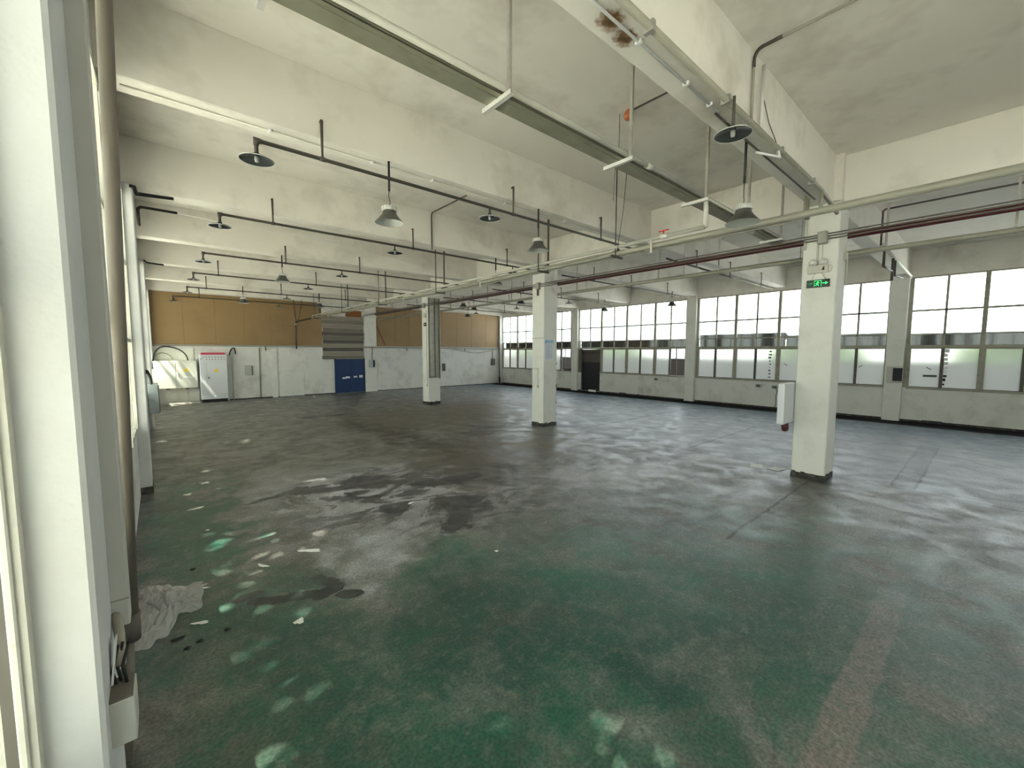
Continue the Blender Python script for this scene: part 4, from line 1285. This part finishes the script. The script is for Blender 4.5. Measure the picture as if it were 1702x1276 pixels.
tube('bar', [(-0.02, 0.0, -0.08), (-0.02, 0.9, 0.22)], 0.018, 'paper', t, 6)
tag(box('dark_lump', (18.50, 16.30, SILL + 0.04), (18.66, 16.75, SILL + 0.20), 'frame_dark', bev=0.03), 'dark lump left on the sill beside the roller door pilaster', 'lump')

# ---------------------------------------------------------------- left wall things near the camera
t = thing('cable_trunking', 'beige vertical cable trunking on the nearest pilaster', 'trunking', (-0.178, 2.0, 1.30))
box('body', (0.0, 0.0, 0.0), (0.052, 0.09, 3.53), 'box_cream', t, 0.004)
box('joint', (-0.0, -0.003, 0.10), (0.053, 0.001, 0.104), 'pipe_grey', t)
t = thing('drain_pipe', 'brown grey drain pipe standing behind the cable trunking', 'pipe', (0, 0, 0))
tube('run', [(-0.205, 3.30, 0.62), (-0.10, 3.30, 5.58)], 0.036, 'drain_pipe', t, 18)
tube('collar', [(-0.210, 3.30, 0.55), (-0.204, 3.30, 0.72)], 0.046, 'frame_dark', t, 18)
tube('outlet', [(-0.215, 3.30, 0.58), (-0.22, 3.22, 0.40), (-0.235, 3.10, 0.20), (-0.24, 3.0, 0.02)], 0.022, 'drain_pipe', t, 10)
t = thing('junction_box', 'beige junction box low on the nearest pilaster with torn wires', 'junction box', (-0.178, 1.75, 1.03))
box('body', (0.0, 0.0, 0.0), (0.065, 0.13, 0.15), 'box_cream', t, 0.003)
box('open_top', (0.004, 0.004, 0.148), (0.061, 0.126, 0.158), 'frame_dark', t)
for i, (dx, dy, dz) in enumerate(((0.0, 0.02, 0.0), (0.015, 0.0, 0.012), (-0.012, 0.01, -0.008))):
    tube('wire', [(0.03 + dx, 0.08 + dy, 0.15), (0.02 + dx, 0.10 + dy, 0.20 + dz), (0.035 + dx, 0.14 + dy, 0.26)], 0.005, 'black', t, 6)
tube('conduit', [(0.03, 0.12, 0.20), (0.025, 0.20, 0.28), (0.01, 0.27, 0.33)], 0.014, 'frame', t, 8)
tag(obj('torn_strip', lambda bm: bm_poly(bm, [(-0.172, 1.82, 1.20), (-0.160, 1.86, 1.33), (-0.158, 1.90, 1.33), (-0.171, 1.86, 1.18)], (0.004, 0.0, 0.0)), 'paper'), 'torn white plastic strip beside the junction box', 'strip')

t = thing('grey_box', 'pale grey electrical box on a stand pipe at the left pilaster', 'electrical box', (-0.16, 15.55, 0.50))
box('body', (-0.11, 0.0, 0.0), (0.11, 0.18, 0.87), 'cabinet_grey', t, 0.008)
box('side_lid', (0.11, 0.02, 0.03), (0.135, 0.17, 0.80), 'cabinet_side', t)
tube('stand_pipe', [(-0.06, 0.12, -0.50), (-0.06, 0.12, 0.0)], 0.03, 'pvc', t, 8)
tag(tube('power_cable', arc((-0.165, 9.30, 1.95), (-0.14, 11.5, 1.75), (-0.19, 15.62, 1.36), 8), 0.03, 'black', None, 8), 'thick black cable dropping into the pale grey box on the left wall', 'cable')
for (lb, pts) in (('black conduit elbow on the bright left pilaster top', [(-0.20, 8.70, 4.80), (-0.15, 8.72, 4.80), (-0.13, 8.85, 4.74), (0.32, 8.86, 4.77)]),
                  ('black conduit elbow between the third and fourth beams', [(-0.15, 10.5, 4.62), (-0.15, 10.5, 4.93), (-0.11, 10.5, 4.97), (0.42, 10.5, 4.97)]),
                  ('black conduit elbow on the fifth beam at the left wall', [(-0.18, 15.70, 4.84), (-0.12, 15.72, 4.78), (0.25, 15.82, 4.78)])):
    tag(tube('conduit_elbow', pts, 0.024, 'black', None, 8), lb, 'conduit')
tag(tube('thin_wire', [(0.42, 10.5, 4.97), (1.6, 10.6, 4.93), (3.2, 10.6, 4.95), (6.0, 10.7, 4.7)], 0.006, 'paper', None, 6), 'thin pale wire strung from the black elbow towards the pipes', 'wire')
t = thing('soffit_cable', 'pale cable clipped under the second beam', 'cable', (0, 0, 0))
tube('run', [(-0.15, 5.56, HS - 0.012), (8.9, 5.56, HS - 0.012)], 0.010, 'pvc', t, 6)
for bx in (1.1, 2.3, 3.2, 4.6, 6.1):
    box('clip', (bx - 0.012, 5.53, HS - 0.03), (bx + 0.012, 5.59, HS + 0.0), 'paper', t)

# ---------------------------------------------------------------- litter on the floor


def crumpled(name, label, cat, cx, cy, rx, ry, hgt, material, seed, rot=0.0, n=14, group=None):
    rr = random.Random(seed)

    def fn(bm):
        ca, sa = math.cos(rot), math.sin(rot)
        g_ = []
        for i in range(n + 1):
            row = []
            for j in range(n + 1):
                u, v = i / n * 2 - 1, j / n * 2 - 1
                k = 1.0 / max(1.0, math.hypot(u, v) / max(abs(u), abs(v), 1e-6))
                u, v = u * k, v * k
                e = 1 + 0.22 * math.sin(3 * math.atan2(v, u) + seed) + 0.12 * math.sin(7 * math.atan2(v, u))
                x, y = u * rx * e, v * ry * e
                z = hgt * max(0, 1 - u * u - v * v) * rr.uniform(0.45, 1.0) + rr.uniform(0, 0.12) * hgt
                row.append(bm.verts.new((cx + x * ca - y * sa, cy + x * sa + y * ca, 0.003 + z)))
            g_.append(row)
        for i in range(n):
            for j in range(n):
                bm.faces.new((g_[i][j], g_[i + 1][j], g_[i + 1][j + 1], g_[i][j + 1]))
    return tag(obj(name, fn, material), label, cat, group)


crumpled('plastic_sheet', 'crumpled translucent plastic sheet on the floor by the left wall', 'plastic sheet', -0.07, 4.72, 0.24, 0.42, 0.15, 'plastic_film', 2, 0.1, 18)
crumpled('plastic_scrap', 'flat torn plastic scrap trailing from the crumpled sheet', 'plastic sheet', 0.13, 4.92, 0.13, 0.08, 0.02, 'plastic_film', 5, 0.5)
crumpled('plastic_scrap', 'brown dusty plastic fold under the crumpled sheet by the pipe', 'plastic sheet', -0.16, 4.32, 0.12, 0.20, 0.05, 'plastic_film', 8, 0.0)
scraps = [
    ('white paper scrap in front of the dark wet stain', 0.80, 3.71, 0.055, 0.05, 1),
    ('dusty white smear of paper left of the long dark stain', 1.22, 4.99, 0.17, 0.05, 17),
    ('pale paper strip between the sun patches and the dusty smear', 0.74, 4.96, 0.10, 0.03, 3),
    ('tiny white scrap on the grey floor in front of the notice column', 2.85, 3.585, 0.03, 0.025, 4),
    ('small white scrap behind the marbled stains', 2.80, 5.61, 0.08, 0.03, 5),
    ('narrow white shard in front of the crumpled plastic sheet', 0.16, 4.23, 0.03, 0.09, 6),
    ('pale shard by the left wall short of the bright pilaster', 0.316, 7.44, 0.05, 0.13, 7),
    ('tiny white bit on the green floor right of the left wall', 0.37, 6.43, 0.03, 0.03, 8),
    ('white scrap leaning at the foot of the notice column', 8.62, 9.45, 0.12, 0.05, 9),
    ('white bit on the floor beside the switchgear cabinet', 4.0, 21.2, 0.06, 0.04, 10),
    ('white sheet end on the floor left of the blue door', 5.9, 22.3, 0.30, 0.10, 11),
    ('green and white scrap on the floor short of the left pilaster', 0.25, 8.26, 0.07, 0.07, 12),
    ('white shard beside the crumpled sheet pointing into the hall', 0.19, 4.86, 0.12, 0.02, 13),
    ('pinkish flat scrap at the foot of the left pilaster', -0.05, 13.6, 0.14, 0.18, 14),
]
for lb, x, y, rx, ry, sd in scraps:
    crumpled('paper_scrap', lb, 'paper scrap', x, y, rx * 0.75, ry * 0.75, 0.010, 'paper', sd, sd * 0.7, 5, 'paper scraps on the floor')
for i, (x, y, a, lb) in enumerate(((9.05, 2.95, 0.3, 'flat white sheet on the floor behind the sign column, outer one'), (9.12, 2.62, -0.2, 'flat white sheet on the floor against the sign column'))):
    o = box('paper_sheet', (-0.16, -0.11, 0.002), (0.16, 0.11, 0.006), 'paper')
    o.location = (x, y, 0.001 + 0.004 * i)
    o.rotation_euler = (0, 0, a)
    tag(o, lb, 'paper sheet')
for i, (x, y, lb) in enumerate(((0.0, 4.10, 'dark clod beside the crumpled plastic sheet'), (0.06, 3.92, 'dark crumb in front of the clod by the left wall'), (0.14, 3.96, 'dark crumb right of its twin by the left wall'), (0.32, 3.98, 'dark shred of rubber left of the white paper scrap'), (0.16, 5.35, 'dark crumbs under the sun patches'))):
    crumpled('dirt_clod', lb, 'dirt', x, y, 0.022 if i else 0.045, 0.022, 0.015, 'debris_dark', 20 + i, i * 0.9, 5)

# ---------------------------------------------------------------- outdoors
gd = struct(box('ground', (-60, -60, -0.30), (90, 90, -0.16), 'ground_out'), 'paved ground outside the hall')
struct(box('wall_outside', (20.85, -30, -0.2), (21.05, 60, 1.93), 'outer_wall'), 'dark boundary wall outside the window side')


def leaf_cloud(bm, n, rx, ry, rz, size, seed):
    rr = random.Random(seed)
    cl_ = [(rr.uniform(-0.7, 0.7) * rx, rr.uniform(-0.8, 0.8) * ry, rr.uniform(-0.7, 0.7) * rz) for _ in range(16)]
    for i in range(n):
        while True:
            p = Vector((rr.uniform(-1, 1), rr.uniform(-1, 1), rr.uniform(-1, 1)))
            if p.length <= 1:
                break
        p = Vector((p.x * rx, p.y * ry, p.z * rz))
        if rr.random() < 0.45:
            c = Vector(rr.choice(cl_))
            p = p * 0.33 + c
        a = Vector((rr.gauss(0, 1), rr.gauss(0, 1), rr.gauss(0, 0.5))).normalized()
        b_ = a.orthogonal().normalized()
        b_ = (b_ + a.cross(b_) * rr.uniform(-1, 1)).normalized()
        s = size * rr.uniform(0.7, 1.3)
        vs = [bm.verts.new(p + q) for q in (-a * s, b_ * s * 0.5, a * s, -b_ * s * 0.5)]
        bm.faces.new(vs)


crown_me = bpy.data.meshes.new('crown')
_bm = bmesh.new()
leaf_cloud(_bm, 10000, 2.7, 3.1, 3.5, 0.15, 4)
_bm.to_mesh(crown_me)
_bm.free()
crown_me.materials.append(MATS['leaf'])
LT = ['leafy tree outside the window beside the camera', 'leafy tree outside the left window behind the drain pipe', 'leafy tree outside the left window beyond the bright pilaster',
      'leafy tree outside the left wall, between the last two windows', 'leafy tree outside the last left window', 'leafy tree outside the left windows, last before the cabinets']
for i, (lb, y) in enumerate(zip(LT, (-3.6, 1.1, 5.6, 10.1, 14.6, 18.9))):
    t = thing('tree', lb, 'tree', (-4.6 + 0.25 * (i % 2), y, -0.16), 'trees outside the left windows')
    c = obj('crown', None, None, t, (0, 0, 11.1), crown_me)
    c.rotation_euler = (0, 0, i * 1.1)
    tube('trunk', [(0, 0, 0), (0.05, 0.06, 3.0), (0.0, 0.0, 10.0)], [0.16, 0.12, 0.05], 'bark', t, 10)
bush_me = bpy.data.meshes.new('bush_crown')
_bm = bmesh.new()
leaf_cloud(_bm, 3000, 1.5, 1.8, 0.9, 0.16, 9)
_bm.to_mesh(bush_me)
_bm.free()
bush_me.materials.append(MATS['leaf'])
for i, (lb, y) in enumerate((('green shrub outside the windows right of the roller door', 17.0), ('green shrub outside the bay behind the sign column', 5.6), ('green shrub outside the window nearest the camera', -0.8), ('green shrub outside the corner window bay', 25.0))):
    t = thing('shrub', lb, 'shrub', (23.8, y, -0.16), 'shrubs outside the right windows')
    obj('foliage', None, None, t, (0, 0, 2.2), bush_me)
    tube('stem', [(0, 0, 0), (0, 0.05, 2.0)], [0.07, 0.04], 'bark', t, 8)
